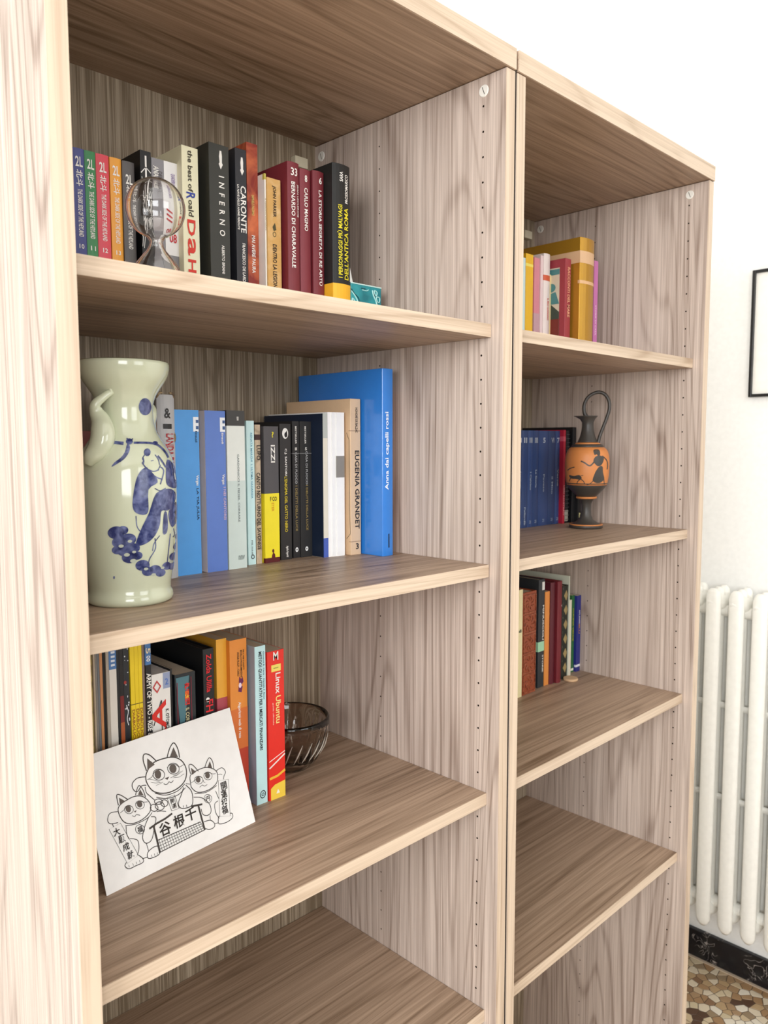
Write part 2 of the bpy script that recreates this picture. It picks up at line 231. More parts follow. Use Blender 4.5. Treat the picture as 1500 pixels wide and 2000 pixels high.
VASE=[('b','f',0,[(26.3,200.9),(25.5,197.2),(23.7,194.2),(21.1,192.5),(18.3,192.5),(15.8,194.1),(14.2,197.1),(13.7,200.7),(14.5,204.4),(16.3,207.4),(18.9,209.1),(21.7,209.1),(24.2,207.5),(25.8,204.6)]),('b','s',3.2,[(-11.3,165.1),(-1.8,163.9)]),('b','f',0,[(7,165.8),(6.6,164.5),(5.6,163.4),(4.3,162.8),(2.9,162.8),(1.6,163.4),(0.7,164.5),(0.4,165.8),(0.8,167.1),(1.7,168.2),(3.1,168.8),(4.5,168.8),(5.8,168.2),(6.7,167.1)]),('b','s',1.2,[(1.1,169),(4.4,167.1),(7.2,168.6)]),('b','s',2.2,[(7.7,164.5),(20,164.5),(28.2,163.4),(33.5,160.5),(38.8,154.6),(41.3,149.3)]),('b','f',0,[(31.3,164.2),(31,163.3),(30.3,162.6),(29.1,162.2),(27.9,162.2),(26.9,162.6),(26.1,163.3),(25.9,164.2),(26.2,165.1),(27,165.8),(28.1,166.2),(29.3,166.2),(30.4,165.8),(31.1,165.1)]),('b','f',0,[(1.5,163.2),(4.2,160.7),(2.6,154.3),(-1.7,148.5),(-7.3,144.6),(-13.6,141.1),(-10.7,145.5),(-5.1,149.8),(-0.8,155.5)]),('b','f',0,[(23.6,155.1),(23.2,153.4),(22.3,152),(20.9,151.3),(19.5,151.3),(18.2,152.1),(17.3,153.4),(17.1,155.1),(17.5,156.8),(18.4,158.1),(19.8,158.8),(21.2,158.8),(22.5,158.1),(23.4,156.7)]),('b','s',1,[(17.9,152.7),(15.6,149.1),(16.6,146.5),(15.2,144.6),(17.1,142),(20.4,138.5),(25.8,136.1),(31.3,137.5)]),('b','s',1,[(27.8,152.6),(31,147.6),(31.8,142.4)]),('b','s',0.7,[(23.5,146.4),(26.2,147)]),('b','s',0.9,[(16.1,150.4),(16.9,146.5),(16.5,142.6),(19.8,138.7),(25.1,136.1),(29.9,137.2),(32.9,142.4)]),('b','s',1.8,[(30.5,151.5),(34.4,146.2),(38.2,139.6)]),('b','f',0,[(17.8,140),(10.3,131.8),(6.2,115.8),(4.9,101.7),(8.6,95.2),(16.7,93.5),(20,98.8),(20.4,118.1),(29.5,125),(25.7,133.5)]),('b','f',0,[(39.9,147.4),(47.2,141.8),(52.3,131.8),(52.9,121.7),(47.7,117.6),(38.9,121.9),(38,133.1)]),('b','s',1.2,[(19.1,140),(24.3,133.5),(29.7,129.5),(34.4,128)]),('b','s',1.2,[(32.8,140.4),(36,135.8),(32.1,122.9)]),('b','s',0.9,[(26.5,119.2),(31.9,116.5),(37.5,118.8)]),('b','f',0,[(27.7,114),(40.2,117.9),(47.5,113.3),(46.8,103.5),(39.4,95.8),(32.5,95.7),(30.7,82.8),(25.5,71.5),(16.3,64.2),(7,63.4),(11.3,77.2),(20.2,95)]),('b','f',0,[(40,95.1),(47.9,103.3),(50.5,92.8),(48.8,83.1),(43.5,77.6),(40.3,84.6)]),('b','f',0,[(34.9,92.9),(37.9,94),(38.8,80.8),(37.1,72.6),(33.3,73.6)]),('b','s',0.9,[(7.8,92.7),(8.5,82.4),(11.3,77.2)]),('b','s',1,[(25.4,68.9),(25.7,58.6),(19.8,48.6),(18.2,42.3)]),('b','s',1,[(41.2,71.4),(39.3,57.3),(37.4,41.9)]),('b','s',0.9,[(30.2,71.2),(24.5,63.8),(22.8,56.2)]),('b','s',0.9,[(44.8,76.1),(45.9,69.3),(43.8,67.1)]),('b','f',0,[(-3.3,76.7),(-4.2,73.9),(-6.5,71.7),(-9.7,70.4),(-13.2,70.3),(-16.4,71.5),(-18.5,73.6),(-19.2,76.3),(-18.3,79.1),(-16,81.4),(-12.8,82.7),(-9.2,82.8),(-6.1,81.6),(-4,79.4)]),('b','f',0,[(0.3,78.9),(-0.3,77),(-1.8,75.5),(-4,74.7),(-6.4,74.7),(-8.5,75.5),(-9.9,76.9),(-10.4,78.8),(-9.8,80.6),(-8.2,82.1),(-6,83),(-3.7,83),(-1.5,82.2),(-0.1,80.7)]),('b','f',0,[(-0.8,67.1),(-1.7,64.5),(-3.8,62.5),(-6.8,61.3),(-10,61.2),(-12.9,62.3),(-14.9,64.3),(-15.5,66.8),(-14.7,69.4),(-12.6,71.5),(-9.6,72.7),(-6.3,72.7),(-3.4,71.6),(-1.5,69.6)]),('b','f',0,[(7.4,69.6),(6.6,67),(4.5,65),(1.5,63.9),(-1.7,63.9),(-4.6,65),(-6.6,67),(-7.2,69.6),(-6.4,72.1),(-4.3,74.2),(-1.3,75.3),(2,75.3),(4.9,74.2),(6.8,72.1)]),('b','f',0,[(5.4,59.3),(4.5,56.4),(2,54.1),(-1.4,52.8),(-5.1,52.8),(-8.4,54),(-10.7,56.3),(-11.4,59.2),(-10.5,62.2),(-8.1,64.5),(-4.6,65.9),(-0.9,65.9),(2.4,64.6),(4.7,62.2)]),('b','f',0,[(-5.2,59.3),(-5.8,57.5),(-7.3,56),(-9.5,55.1),(-11.9,55),(-14,55.8),(-15.4,57.2),(-15.9,59.1),(-15.3,61),(-13.7,62.5),(-11.5,63.4),(-9.2,63.4),(-7.1,62.6),(-5.6,61.2)]),('b','f',0,[(10.7,60.5),(10,58.4),(8.2,56.8),(5.7,55.9),(3,55.9),(0.6,56.8),(-1,58.5),(-1.6,60.6),(-0.9,62.8),(0.9,64.5),(3.4,65.4),(6.1,65.4),(8.5,64.4),(10.1,62.7)]),('b','f',0,[(8.4,51.6),(7.6,49),(5.4,46.9),(2.3,45.7),(-1.1,45.7),(-4.1,46.9),(-6.2,49),(-6.8,51.6),(-6,54.3),(-3.8,56.4),(-0.7,57.6),(2.7,57.6),(5.7,56.4),(7.8,54.2)]),('b','f',0,[(13,52.8),(12.4,50.9),(10.9,49.5),(8.7,48.7),(6.3,48.7),(4.2,49.6),(2.8,51.1),(2.3,52.9),(2.9,54.8),(4.5,56.3),(6.6,57.1),(9,57),(11.1,56.1),(12.6,54.6)]),('b','f',0,[(19.6,42.2),(18.9,39.8),(16.9,38),(14.1,37.1),(11,37.2),(8.3,38.3),(6.5,40.3),(5.9,42.6),(6.6,45),(8.6,46.9),(11.4,47.9),(14.5,47.8),(17.2,46.6),(19,44.6)]),('b','f',0,[(24.1,35.5),(23.4,33.4),(21.6,31.8),(19.2,31),(16.4,31.2),(14,32.2),(12.4,34),(11.9,36.1),(12.5,38.2),(14.3,39.8),(16.8,40.7),(19.5,40.5),(21.9,39.4),(23.6,37.6)]),('b','f',0,[(30.7,36.2),(30,34.2),(28.3,32.8),(26,32.1),(23.4,32.3),(21.1,33.3),(19.5,35),(19,37.1),(19.7,39.1),(21.4,40.6),(23.7,41.3),(26.3,41.1),(28.6,40),(30.2,38.3)]),('b','f',0,[(35.4,31.8),(34.8,30),(33.3,28.7),(31.2,28.2),(28.9,28.4),(26.8,29.4),(25.4,31),(25,32.8),(25.6,34.6),(27,35.9),(29.2,36.5),(31.5,36.3),(33.5,35.3),(34.9,33.6)]),('b','f',0,[(42.4,37.2),(41.8,35.4),(40.4,34.2),(38.2,33.8),(35.9,34.1),(33.9,35.2),(32.5,36.8),(32,38.7),(32.6,40.4),(34.1,41.7),(36.2,42.3),(38.5,41.9),(40.6,40.8),(42,39.1)]),('b','f',0,[(48.2,34.2),(47.7,32.7),(46.3,31.8),(44.3,31.5),(42.1,32),(40.2,33.2),(38.9,34.8),(38.4,36.5),(39,38.2),(40.4,39.3),(42.4,39.7),(44.6,39.3),(46.5,38),(47.8,36.1)]),('b','f',0,[(50.6,43),(50,41.9),(48.4,41.2),(46.1,41.1),(43.7,41.7),(41.5,43),(40,44.8),(39.6,46.8),(40.2,48.7),(41.8,50),(44,50.4),(46.5,49.8),(48.6,48.2),(50.1,45.8)]),('b','f',0,[(53.8,53.8),(53.2,52),(51.8,50.6),(49.8,50.8),(47.6,51.7),(45.7,53),(44.4,54.7),(44,56.5),(44.5,58.2),(45.9,59.2),(47.9,59.5),(50.1,58.5),(52,57),(53.3,55.6)]),('b','f',0,[(54.9,64.6),(54.4,63),(53.2,61.8),(51.4,61.1),(49.5,62.1),(47.8,63.4),(46.7,65),(46.3,66.6),(46.8,68),(48,68.9),(49.8,68.9),(51.7,68),(53.4,67.4),(54.5,66.1)]),('b','f',0,[(54.7,74),(54.3,72.9),(53.5,72),(52.2,71.5),(50.9,71.5),(49.7,72.8),(48.8,74.1),(48.6,75.2),(48.9,76.2),(49.8,76.7),(51,76.5),(52.4,76.5),(53.6,76),(54.4,75.1)]),('p','f',0,[(-4.5,63.2),(-4.8,62.5),(-5.5,61.9),(-6.5,61.6),(-7.6,61.6),(-8.5,61.9),(-9.2,62.4),(-9.4,63.1),(-9.1,63.8),(-8.4,64.4),(-7.4,64.7),(-6.3,64.7),(-5.4,64.4),(-4.7,63.9)]),('p','f',0,[(3.6,67.7),(3.3,67.1),(2.7,66.6),(1.8,66.3),(0.9,66.3),(-0,66.6),(-0.6,67.1),(-0.8,67.7),(-0.5,68.3),(0.1,68.8),(1,69.1),(1.9,69.1),(2.8,68.8),(3.4,68.3)]),('p','f',0,[(0.9,54.2),(0.6,53.5),(-0.2,52.8),(-1.3,52.5),(-2.5,52.5),(-3.6,52.8),(-4.3,53.4),(-4.6,54.2),(-4.3,55),(-3.5,55.6),(-2.4,56),(-1.2,56),(-0.1,55.6),(0.7,55)]),('p','f',0,[(7,56.7),(6.8,56.2),(6.2,55.8),(5.5,55.5),(4.6,55.5),(3.9,55.8),(3.3,56.2),(3.2,56.8),(3.4,57.3),(3.9,57.8),(4.7,58),(5.6,58),(6.3,57.7),(6.8,57.3)]),('p','f',0,[(7.1,47.8),(6.7,46.9),(5.9,46.2),(4.7,45.9),(3.3,45.9),(2.1,46.3),(1.3,47),(1.1,47.8),(1.4,48.7),(2.3,49.4),(3.5,49.7),(4.8,49.7),(6,49.3),(6.8,48.6)]),('p','f',0,[(18.2,38.4),(18,37.8),(17.3,37.3),(16.5,37.1),(15.5,37.1),(14.6,37.4),(14,38),(13.8,38.6),(14.1,39.2),(14.7,39.7),(15.6,39.9),(16.6,39.9),(17.4,39.6),(18,39)]),('p','f',0,[(25.5,31.5),(25.2,30.9),(24.6,30.4),(23.7,30.2),(22.8,30.3),(21.9,30.6),(21.3,31.2),(21.1,31.8),(21.3,32.4),(22,32.9),(22.9,33.1),(23.8,33),(24.7,32.7),(25.3,32.1)]),('p','f',0,[(34.3,37.1),(34.1,36.6),(33.6,36.2),(32.8,36),(31.9,36.1),(31.2,36.5),(30.7,36.9),(30.5,37.5),(30.7,38),(31.3,38.4),(32,38.6),(32.9,38.5),(33.6,38.2),(34.1,37.7)]),('p','f',0,[(43.7,40.8),(43.4,40.2),(42.8,39.9),(41.9,39.8),(40.9,39.9),(40.1,40.4),(39.5,41),(39.3,41.6),(39.5,42.2),(40.1,42.6),(41,42.8),(42,42.6),(42.9,42.1),(43.5,41.5)]),('p','f',0,[(47.6,50.4),(47.4,49.9),(46.9,49.7),(46.3,49.7),(45.5,49.9),(44.9,50.2),(44.5,50.7),(44.3,51.2),(44.5,51.7),(45,51.9),(45.6,52),(46.3,51.8),(47,51.4),(47.4,50.9)]),('b','f',0,[(-13.9,31.3),(-14,30.6),(-14.2,30.1),(-14.6,29.7),(-14.9,29.7),(-15.2,30),(-15.4,30.5),(-15.5,31.2),(-15.4,31.9),(-15.2,32.4),(-14.8,32.7),(-14.4,32.8),(-14.1,32.5),(-13.9,31.9)])]
GREEK=[('f',0,[(10.6,150.4),(20.7,151.1),(23.2,143.4),(20.9,138.7),(16.2,142.6),(13.1,141)]),('f',0,[(13.1,136.4),(19.3,140.3),(27.1,138.7),(30.3,134),(26.5,123.2),(19.6,120),(14.1,124.7),(10.9,129.4)]),('s',2.6,[(13.2,129.4),(7.1,122.4),(2.4,121.6),(-5.4,127),(-12,129.7)]),('s',2,[(27.1,139.5),(35,131.7),(37.4,123.2),(36.7,113.8)]),('f',0,[(22.7,120),(28.1,119.3),(29,109.2),(31.5,96.7),(26.1,89.7),(18.4,88.2),(10.5,92.8),(12,101.4),(16.5,112.3)]),('s',1.4,[(11.3,92.8),(5.9,87.4),(-0.2,85.1)]),('s',1.6,[(30.7,99.8),(31.6,90.5),(32.4,85.1)]),('f',0,[(-33.1,102.9),(-23.8,101.4),(-14.5,103.7),(-9.7,98.3),(-12.8,94.4),(-20.6,95.9),(-29.9,96.7)]),('s',1.6,[(-12.8,96.7),(-6.5,92.1),(-4.1,86.6)]),('s',1.6,[(-12.8,95.2),(-17.4,90.5),(-18.1,85.8)]),('s',1.2,[(-11.3,102.2),(-6.7,102.9)]),('s',1.8,[(-36.3,111.5),(-31.7,115.4),(-23.2,118.5)]),('s',1.6,[(-29.9,97.5),(-33,90.5)])]
BOOKS=[
 {'s': 'A0', 'x': (0.1285, 0.1415), 'y': 0.252, 'H': 0.17, 'd': 0.115, 'k': 'paper', 'c': '4a4f8c', 'l': 'slim blue comic volume with a white brush emblem, leftmost on the top shelf', 't': [('2L', 0.915, 0.0105, 0.011, 'f4f0e8', 'flat', 0.5), ('北斗', 0.8106, 0.018, 0.0075, 'f4f0e8', 'down', 0.5), ('THE DARK SIDE OF THE HEYLAND', 0.5885, 0.0519, 0.0055, 'f4f0e8', 'down', 0.5), ('10', 0.375, 0.007, 0.005, 'f4f0e8', 'flat', 0.5)], 'rnd': 0.0012},
 {'s': 'A0', 'x': (0.1419, 0.1545), 'y': 0.252, 'H': 0.17, 'd': 0.115, 'k': 'paper', 'c': '3f8a54', 'l': 'slim green comic volume with a white brush emblem, second from the left panel', 't': [('2L', 0.915, 0.0105, 0.011, 'f4f0e8', 'flat', 0.5), ('北斗', 0.8106, 0.018, 0.0075, 'f4f0e8', 'down', 0.5), ('THE DARK SIDE OF THE HEYLAND', 0.5885, 0.0519, 0.0055, 'f4f0e8', 'down', 0.5), ('11', 0.375, 0.007, 0.005, 'f4f0e8', 'flat', 0.5)], 'rnd': 0.0012},
 {'s': 'A0', 'x': (0.1549, 0.1701), 'y': 0.252, 'H': 0.17, 'd': 0.115, 'k': 'paper', 'c': 'e04a58', 'l': 'slim red comic volume with a white brush emblem, between the green and the orange volumes', 't': [('2L', 0.915, 0.0105, 0.011, 'f4f0e8', 'flat', 0.5), ('北斗', 0.8106, 0.018, 0.0075, 'f4f0e8', 'down', 0.5), ('THE DARK SIDE OF THE HEYLAND', 0.5885, 0.0519, 0.0055, 'f4f0e8', 'down', 0.5), ('12', 0.375, 0.007, 0.005, 'f4f0e8', 'flat', 0.5)], 'rnd': 0.0012},
 {'s': 'A0', 'x': (0.1714, 0.1852), 'y': 0.252, 'H': 0.17, 'd': 0.115, 'k': 'paper', 'c': 'f2a63a', 'l': 'slim orange comic volume with a white brush emblem, last of the four coloured volumes', 't': [('2L', 0.915, 0.0105, 0.011, 'f4f0e8', 'flat', 0.5), ('北斗', 0.8106, 0.018, 0.0075, 'f4f0e8', 'down', 0.5), ('THE DARK SIDE OF THE HEYLAND', 0.5885, 0.0519, 0.0055, 'f4f0e8', 'down', 0.5), ('13', 0.375, 0.007, 0.005, 'f4f0e8', 'flat', 0.5)], 'rnd': 0.0012},
 {'s': 'A0', 'x': (0.1856, 0.2004), 'y': 0.25, 'H': 0.169, 'd': 0.115, 'k': 'paper', 'c': '5b5654', 'l': 'dark grey comic volume behind the left edge of the glass globe', 't': [('2L', 0.88, 0.0105, 0.011, 'f4f0e8', 'flat', 0.5), ('北斗', 0.787, 0.018, 0.0075, 'f4f0e8', 'down', 0.5), ('THE DARK SIDE OF THE HEYLAND', 0.5651, 0.051, 0.0055, 'f4f0e8', 'down', 0.5)], 'rnd': 0.0012},
 {'s': 'A0', 'x': (0.2045, 0.2183), 'y': 0.243, 'H': 0.184, 'd': 0.13, 'k': 'paper', 'c': '161516', 'l': 'black book with white starburst drawing behind the glass globe', 'star': 1},
 {'s': 'A0', 'x': (0.2188, 0.2344), 'y': 0.243, 'H': 0.179, 'd': 0.13, 'k': 'paper', 'c': '8d8a8e', 'l': 'grey paperback with white blocks behind the glass globe', 't': [('ANALISI', 0.8939, 0.02, 0.007, 'f4f0e8', 'down', 0.35), ('DEI DATI', 0.8659, 0.02, 0.005, '5a5558', 'down', 0.7)], 'b': [(0.5028, 0.6145, 'b0a8a8')]},
 {'s': 'A0', 'x': (0.2349, 0.253), 'y': 0.243, 'H': 0.179, 'd': 0.13, 'k': 'paper', 'c': 'f3f0ee', 'l': 'white paperback with a red number 08 on its spine', 't': [('08', 0.504, 0.012, 0.0105, 'c8202c', 'flat', 0.55), ('QUADERNI DI CARTA', 0.8547, 0.026, 0.006, '9a86b4', 'down', 0.62), ('///', 0.6425, 0.02, 0.01, 'c8202c', 'down', 0.5)], 'b': [(0.0, 0.3911, '8b898b')]},
 {'s': 'A0', 'x': (0.2525, 0.2746), 'y': 0.232, 'H': 0.199, 'd': 0.14, 'k': 'paper', 'c': 'efe9c6', 'l': 'thick cream paperback with large red and blue title letters', 't': [('the best of', 0.8573, 0.0486, 0.0065, '3a3220', 'down', 0.5), ('R', 0.7121, 0.008, 0.012, '2a3f9c', 'down', 0.5), ('oald', 0.6394, 0.0195, 0.007, '3a3220', 'down', 0.5), ('D', 0.5234, 0.0191, 0.011, 'd8301e', 'down', 0.5), ('a', 0.409, 0.0208, 0.011, 'd8301e', 'down', 0.5), ('H', 0.2962, 0.0153, 0.011, 'd8301e', 'down', 0.5)]},
 {'s': 'A0', 'x': (0.2838, 0.3123), 'y': 0.222, 'H': 0.2083, 'd': 0.145, 'k': 'hard', 'c': '35352f', 'l': 'wide black hardback with widely spaced white capitals under a white angel emblem', 't': [('I  N  F  E  R  N  O', 0.6486, 0.0716, 0.008, 'f4f0e8', 'down', 0.6), ('ALBERTO BRIANI', 0.3411, 0.0345, 0.004, 'f4f0e8', 'down', 0.62)], 'emb': 'angel', 'ez': 0.191},
 {'s': 'A0', 'x': (0.3246, 0.3413), 'y': 0.226, 'H': 0.2128, 'd': 0.14, 'k': 'hard', 'c': '2b2b30', 'l': 'narrower black hardback with angel emblem, against the marbled orange-red book', 't': [('CARONTE', 0.6525, 0.0577, 0.0085, 'f4f0e8', 'down', 0.65), ('LA NAVE DELLE ANIME PERDUTE', 0.6602, 0.055, 0.003, 'f4f0e8', 'down', 0.2), ('FRANCESCO DE LARDI', 0.3409, 0.0491, 0.0045, 'f4f0e8', 'down', 0.62)], 'emb': 'angel', 'ez': 0.1925},
 {'s': 'A0', 'x': (0.3516, 0.3686), 'y': 0.24, 'H': 0.23, 'd': 0.13, 'k': 'paper', 'c': 'b8452e', 'l': 'tall orange-red marbled book between black hardback and thin white paperback', 't': [('SAMUELE PALERMO', 0.6607, 0.0263, 0.004, 'd8c070', 'down', 0.5), ('MAI AVERE PAURA', 0.3911, 0.0481, 0.0055, 'f4f0e8', 'down', 0.5)], 'marble': 1},
 {'s': 'A0', 'x': (0.369, 0.3712), 'y': 0.226, 'H': 0.1914, 'd': 0.14, 'k': 'paper', 'c': 'f1ece2', 'l': 'thin white paperback left of the tan book', 't': [('IL GIARDINO DEI SOGNI', 0.7315, 0.04, 0.003, 'c0b090', 'down', 0.5)], 'b': [(0.9613, 1.0, 'c9bd5a')]},
 {'s': 'A0', 'x': (0.3716, 0.3932), 'y': 0.224, 'H': 0.1871, 'd': 0.14, 'k': 'paper', 'c': 'd3a35c', 'l': 'worn tan paperback with black lettering and small crest', 't': [('JOHN PARKER', 0.8461, 0.0396, 0.0065, '2a1d10', 'down', 0.5), ('DENTRO LA LEGIONE', 0.3971, 0.0586, 0.0065, '2a1d10', 'down', 0.5)], 'emb': 'crest', 'ez': 0.1225, 'marble': 2},
 {'s': 'A0', 'x': (0.3978, 0.4171), 'y': 0.215, 'H': 0.2116, 'd': 0.155, 'k': 'hard', 'c': '7a2a32', 'l': 'burgundy hardback numbered 33', 't': [('33', 0.94, 0.013, 0.01, 'f4f0e8', 'flat', 0.5), ('BERNARDO DI CHIARAVALLE', 0.6189, 0.1105, 0.006, 'f4f0e8', 'down', 0.4), ('JEAN LECLERCQ', 0.7703, 0.042, 0.0032, 'f4f0e8', 'down', 0.8)], 'rnd': 0.002},
 {'s': 'A0', 'x': (0.4196, 0.4379), 'y': 0.217, 'H': 0.208, 'd': 0.155, 'k': 'hard', 'c': '7f2f38', 'l': 'burgundy hardback numbered 8, middle of the three burgundy ones', 't': [('8', 0.94, 0.006, 0.009, 'f4f0e8', 'flat', 0.5), ('CARLO MAGNO', 0.7476, 0.056, 0.006, 'f4f0e8', 'down', 0.5)], 'rnd': 0.002},
 {'s': 'A0', 'x': (0.4406, 0.4599), 'y': 0.215, 'H': 0.21, 'd': 0.155, 'k': 'hard', 'c': '74262e', 'l': 'burgundy hardback numbered 6 beside the thick black and yellow book', 't': [('6', 0.94, 0.007, 0.009, 'f4f0e8', 'flat', 0.6), ('LA STORIA SEGRETA DI RE ARTÙ', 0.579, 0.1262, 0.0065, 'f4f0e8', 'down', 0.6)], 'rnd': 0.002},
 {'s': 'A0', 'x': (0.4608, 0.4923), 'y': 0.198, 'H': 0.2209, 'd': 0.16, 'k': 'hard', 'c': '1a1a18', 'l': 'thick black hardback with yellow title and yellow foot band', 't': [('I PERSONAGGI PIÙ MALVAGI', 0.5355, 0.0972, 0.0085, 'e8d82a', 'up', 0.33), ("DELL'ANTICA ROMA", 0.5258, 0.0963, 0.0085, 'e8d82a', 'up', 0.7), ('SARA', 0.9246, 0.0129, 0.006, 'f4f0e8', 'up', 0.42), ('PROSSOMARICO', 0.8567, 0.0377, 0.006, 'f4f0e8', 'up', 0.72)], 'b': [(0, 0.2802, 'f2b42a')], 'rnd': 0.003},
 {'s': 'A1', 'x': (0.1194, 0.1316), 'y': 0.235, 'H': 0.178, 'd': 0.14, 'k': 'hard', 'c': '7c3a34', 'l': 'brick-brown book standing between the left panel and the vase', 'b': [(0.55, 0.56, 'b06a5c')]},
 {'s': 'A1', 'x': (0.203, 0.2088), 'y': 0.2315, 'H': 0.192, 'd': 0.12, 'k': 'paper', 'c': 'e9a445', 'l': 'thin orange book glimpsed between the vase neck and the grey old volume'},
 {'s': 'A1', 'x': (0.2092, 0.2328), 'y': 0.229, 'H': 0.222, 'd': 0.145, 'k': 'hard', 'c': 'b9b8b8', 'l': 'worn grey antique volume with red blackletter title beside the vase', 't': [('LANDA PANNO GRAVO', 0.6, 0.085, 0.011, 'b01c26', 'down', 0.62), ('7.22 S. CAN', 0.6, 0.06, 0.006, 'b01c26', 'down', 0.28), ('&', 0.9, 0.012, 0.012, '1c1a1a', 'flat', 0.5), ('▄▄', 0.83, 0.014, 0.006, '1c1a1a', 'flat', 0.5)], 'rnd': 0.004, 'old': 1},
 {'s': 'A1', 'x': (0.2352, 0.2694), 'y': 0.2348, 'H': 0.205, 'd': 0.135, 'k': 'paper', 'c': '4f9ade', 'l': 'light blue paperback just right of the grey old volume', 't': [('Einaudi', 0.84, 0.014, 0.0028, '16324c', 'down', 0.88), ('Vargas', 0.575, 0.013, 0.005, 'f4f0e8', 'down', 0.88), ('LA TIA JULIA', 0.43, 0.04, 0.004, '16324c', 'down', 0.88)], 'emb': 'E'},
 {'s': 'A1', 'x': (0.2772, 0.307), 'y': 0.2332, 'H': 0.205, 'd': 0.137, 'k': 'paper', 'c': '5f80cc', 'l': 'violet-blue paperback with a pale front cover', 't': [('Einaudi', 0.83, 0.014, 0.0028, 'f4f0e8', 'down', 0.84), ('Vargas', 0.575, 0.013, 0.005, 'f4f0e8', 'down', 0.84), ('I NEI CANTOREI', 0.425, 0.042, 0.0035, 'd8b8c8', 'down', 0.9)], 'emb': 'E', 'side': 'f0dcd4'},
 {'s': 'A1', 'x': (0.309, 0.3365), 'y': 0.233, 'H': 0.206, 'd': 0.137, 'k': 'paper', 'c': 'e6e9e2', 'l': 'pale grey-white paperback with a black band at its head', 't': [('CARDONICCI', 0.64, 0.036, 0.0028, '7c8484', 'down', 0.6), ('IL FEDER. CORRARE', 0.42, 0.05, 0.0028, '7c8484', 'down', 0.6), ('nnv', 0.07, 0.012, 0.006, '8a9490', 'flat', 0.7), ('nnv', 0.95, 0.005, 0.003, 'f4f0e8', 'down', 0.6)], 'b': [(0.905, 1, '3a3836'), (0, 0.56, 'cfdcd6')]},
 {'s': 'A1', 'x': (0.3497, 0.3618), 'y': 0.248, 'H': 0.194, 'd': 0.122, 'k': 'paper', 'c': 'cdeceb', 'l': 'slim pale aqua paperback', 't': [('RENATA MARCHI  L ULTIMA VACANZA', 0.69, 0.088, 0.0028, '5f9ab0', 'down', 0.6), ('PIE NNE', 0.12, 0.02, 0.002, '707878', 'down', 0.5)], 'emb': 'ring'},
 {'s': 'A1', 'x': (0.364, 0.3726), 'y': 0.249, 'H': 0.189, 'd': 0.12, 'k': 'paper', 'c': 'c9b499', 'l': 'narrow mottled beige paperback with black lettering', 't': [('LUPO', 0.8, 0.02, 0.006, '181210', 'down', 0.6), ('CANTO NOTTURNO DEL SAVONESE', 0.38, 0.105, 0.006, '181210', 'down', 0.5)], 'b': [(0.89, 0.93, '3a1c1a')], 'marble': 2},
 {'s': 'A1', 'x': (0.3755, 0.3998), 'y': 0.245, 'H': 0.187, 'd': 0.125, 'k': 'paper', 'c': '4f4c4e', 'l': 'dark grey paperback wrapped in a tall yellow band', 't': [('?', 0.94, 0.005, 0.008, 'e8d82a', 'flat', 0.6), ('IZZI', 0.8, 0.024, 0.007, 'f4f0e8', 'down', 0.6), ('F CO', 0.47, 0.014, 0.006, '3a3010', 'flat', 0.6), ('ETER', 0.41, 0.012, 0.004, 'd89a20', 'down', 0.55)], 'b': [(0.0, 0.51, 'f4e02a'), (0, 0.035, '5a1418')], 'emb': 'chef'},
 {'s': 'A1', 'x': (0.4081, 0.4274), 'y': 0.2528, 'H': 0.191, 'd': 0.12, 'k': 'paper', 'c': '2b2928', 'l': 'black paperback with yellow title about a black cat', 't': [('C.J. SANTORI', 0.72, 0.038, 0.0045, 'f4f0e8', 'down', 0.5), ("L'ENIGMA DEL GATTO NERO", 0.41, 0.078, 0.005, 'd8c02a', 'down', 0.5), ('Agatha Appetiti', 0.06, 0.016, 0.005, 'f4f0e8', 'down', 0.55)], 'emb': 'catmoon'},
 {'s': 'A1', 'x': (0.4329, 0.445), 'y': 0.2562, 'H': 0.195, 'd': 0.118, 'k': 'paper', 'c': '242324', 'l': 'slim black thriller volume right of the black cat book', 't': [('BESTSELLER', 0.9, 0.025, 0.0028, 'f4f0e8', 'down', 0.5), ('II', 0.8, 0.004, 0.004, 'f4f0e8', 'flat', 0.5), ('CASA DI FUOCO', 0.66, 0.045, 0.0038, 'b8b8b8', 'down', 0.5), ('I DELITTI DELLA LUCE', 0.365, 0.065, 0.0038, '9c8650', 'down', 0.5)], 'b': [(0.765, 0.768, '9a9a9a')], 'emb': 'dotring'},
 {'s': 'A1', 'x': (0.4456, 0.4664), 'y': 0.2548, 'H': 0.195, 'd': 0.12, 'k': 'paper', 'c': '2c2b2b', 'l': 'wider black thriller volume beside the tall navy book', 't': [('BESTSELLER', 0.9, 0.025, 0.0028, 'f4f0e8', 'down', 0.45), ('5', 0.8, 0.005, 0.004, 'f4f0e8', 'flat', 0.5), ('CASA DI FUOCO', 0.66, 0.048, 0.0038, 'b8b8b8', 'down', 0.55), ('I DELITTI DELLA LUCE', 0.365, 0.065, 0.0038, '9c8650', 'down', 0.55)], 'b': [(0.765, 0.768, '9a9a9a')], 'emb': 'dotring'},
 {'s': 'A1', 'x': (0.4668, 0.4749), 'y': 0.2289, 'H': 0.206, 'd': 0.14, 'k': 'paper', 'c': 'e3dccb', 'l': 'tall book with navy cover, cream spine and blue foot', 'b': [(0.83, 1, 'b9bdb6'), (0.0, 0.135, '4a62b4')], 'side': '0c1c34', 'emb': 'navy'},
 {'s': 'A1', 'x': (0.4753, 0.4822), 'y': 0.2287, 'H': 0.208, 'd': 0.14, 'k': 'mag', 'c': 'f6f4f2', 'l': 'white booklet next to the navy book, first of three'},
 {'s': 'A1', 'x': (0.4824, 0.4893), 'y': 0.227, 'H': 0.208, 'd': 0.14, 'k': 'mag', 'c': 'f1f0ee', 'l': 'white booklet in the middle of the three white ones'},
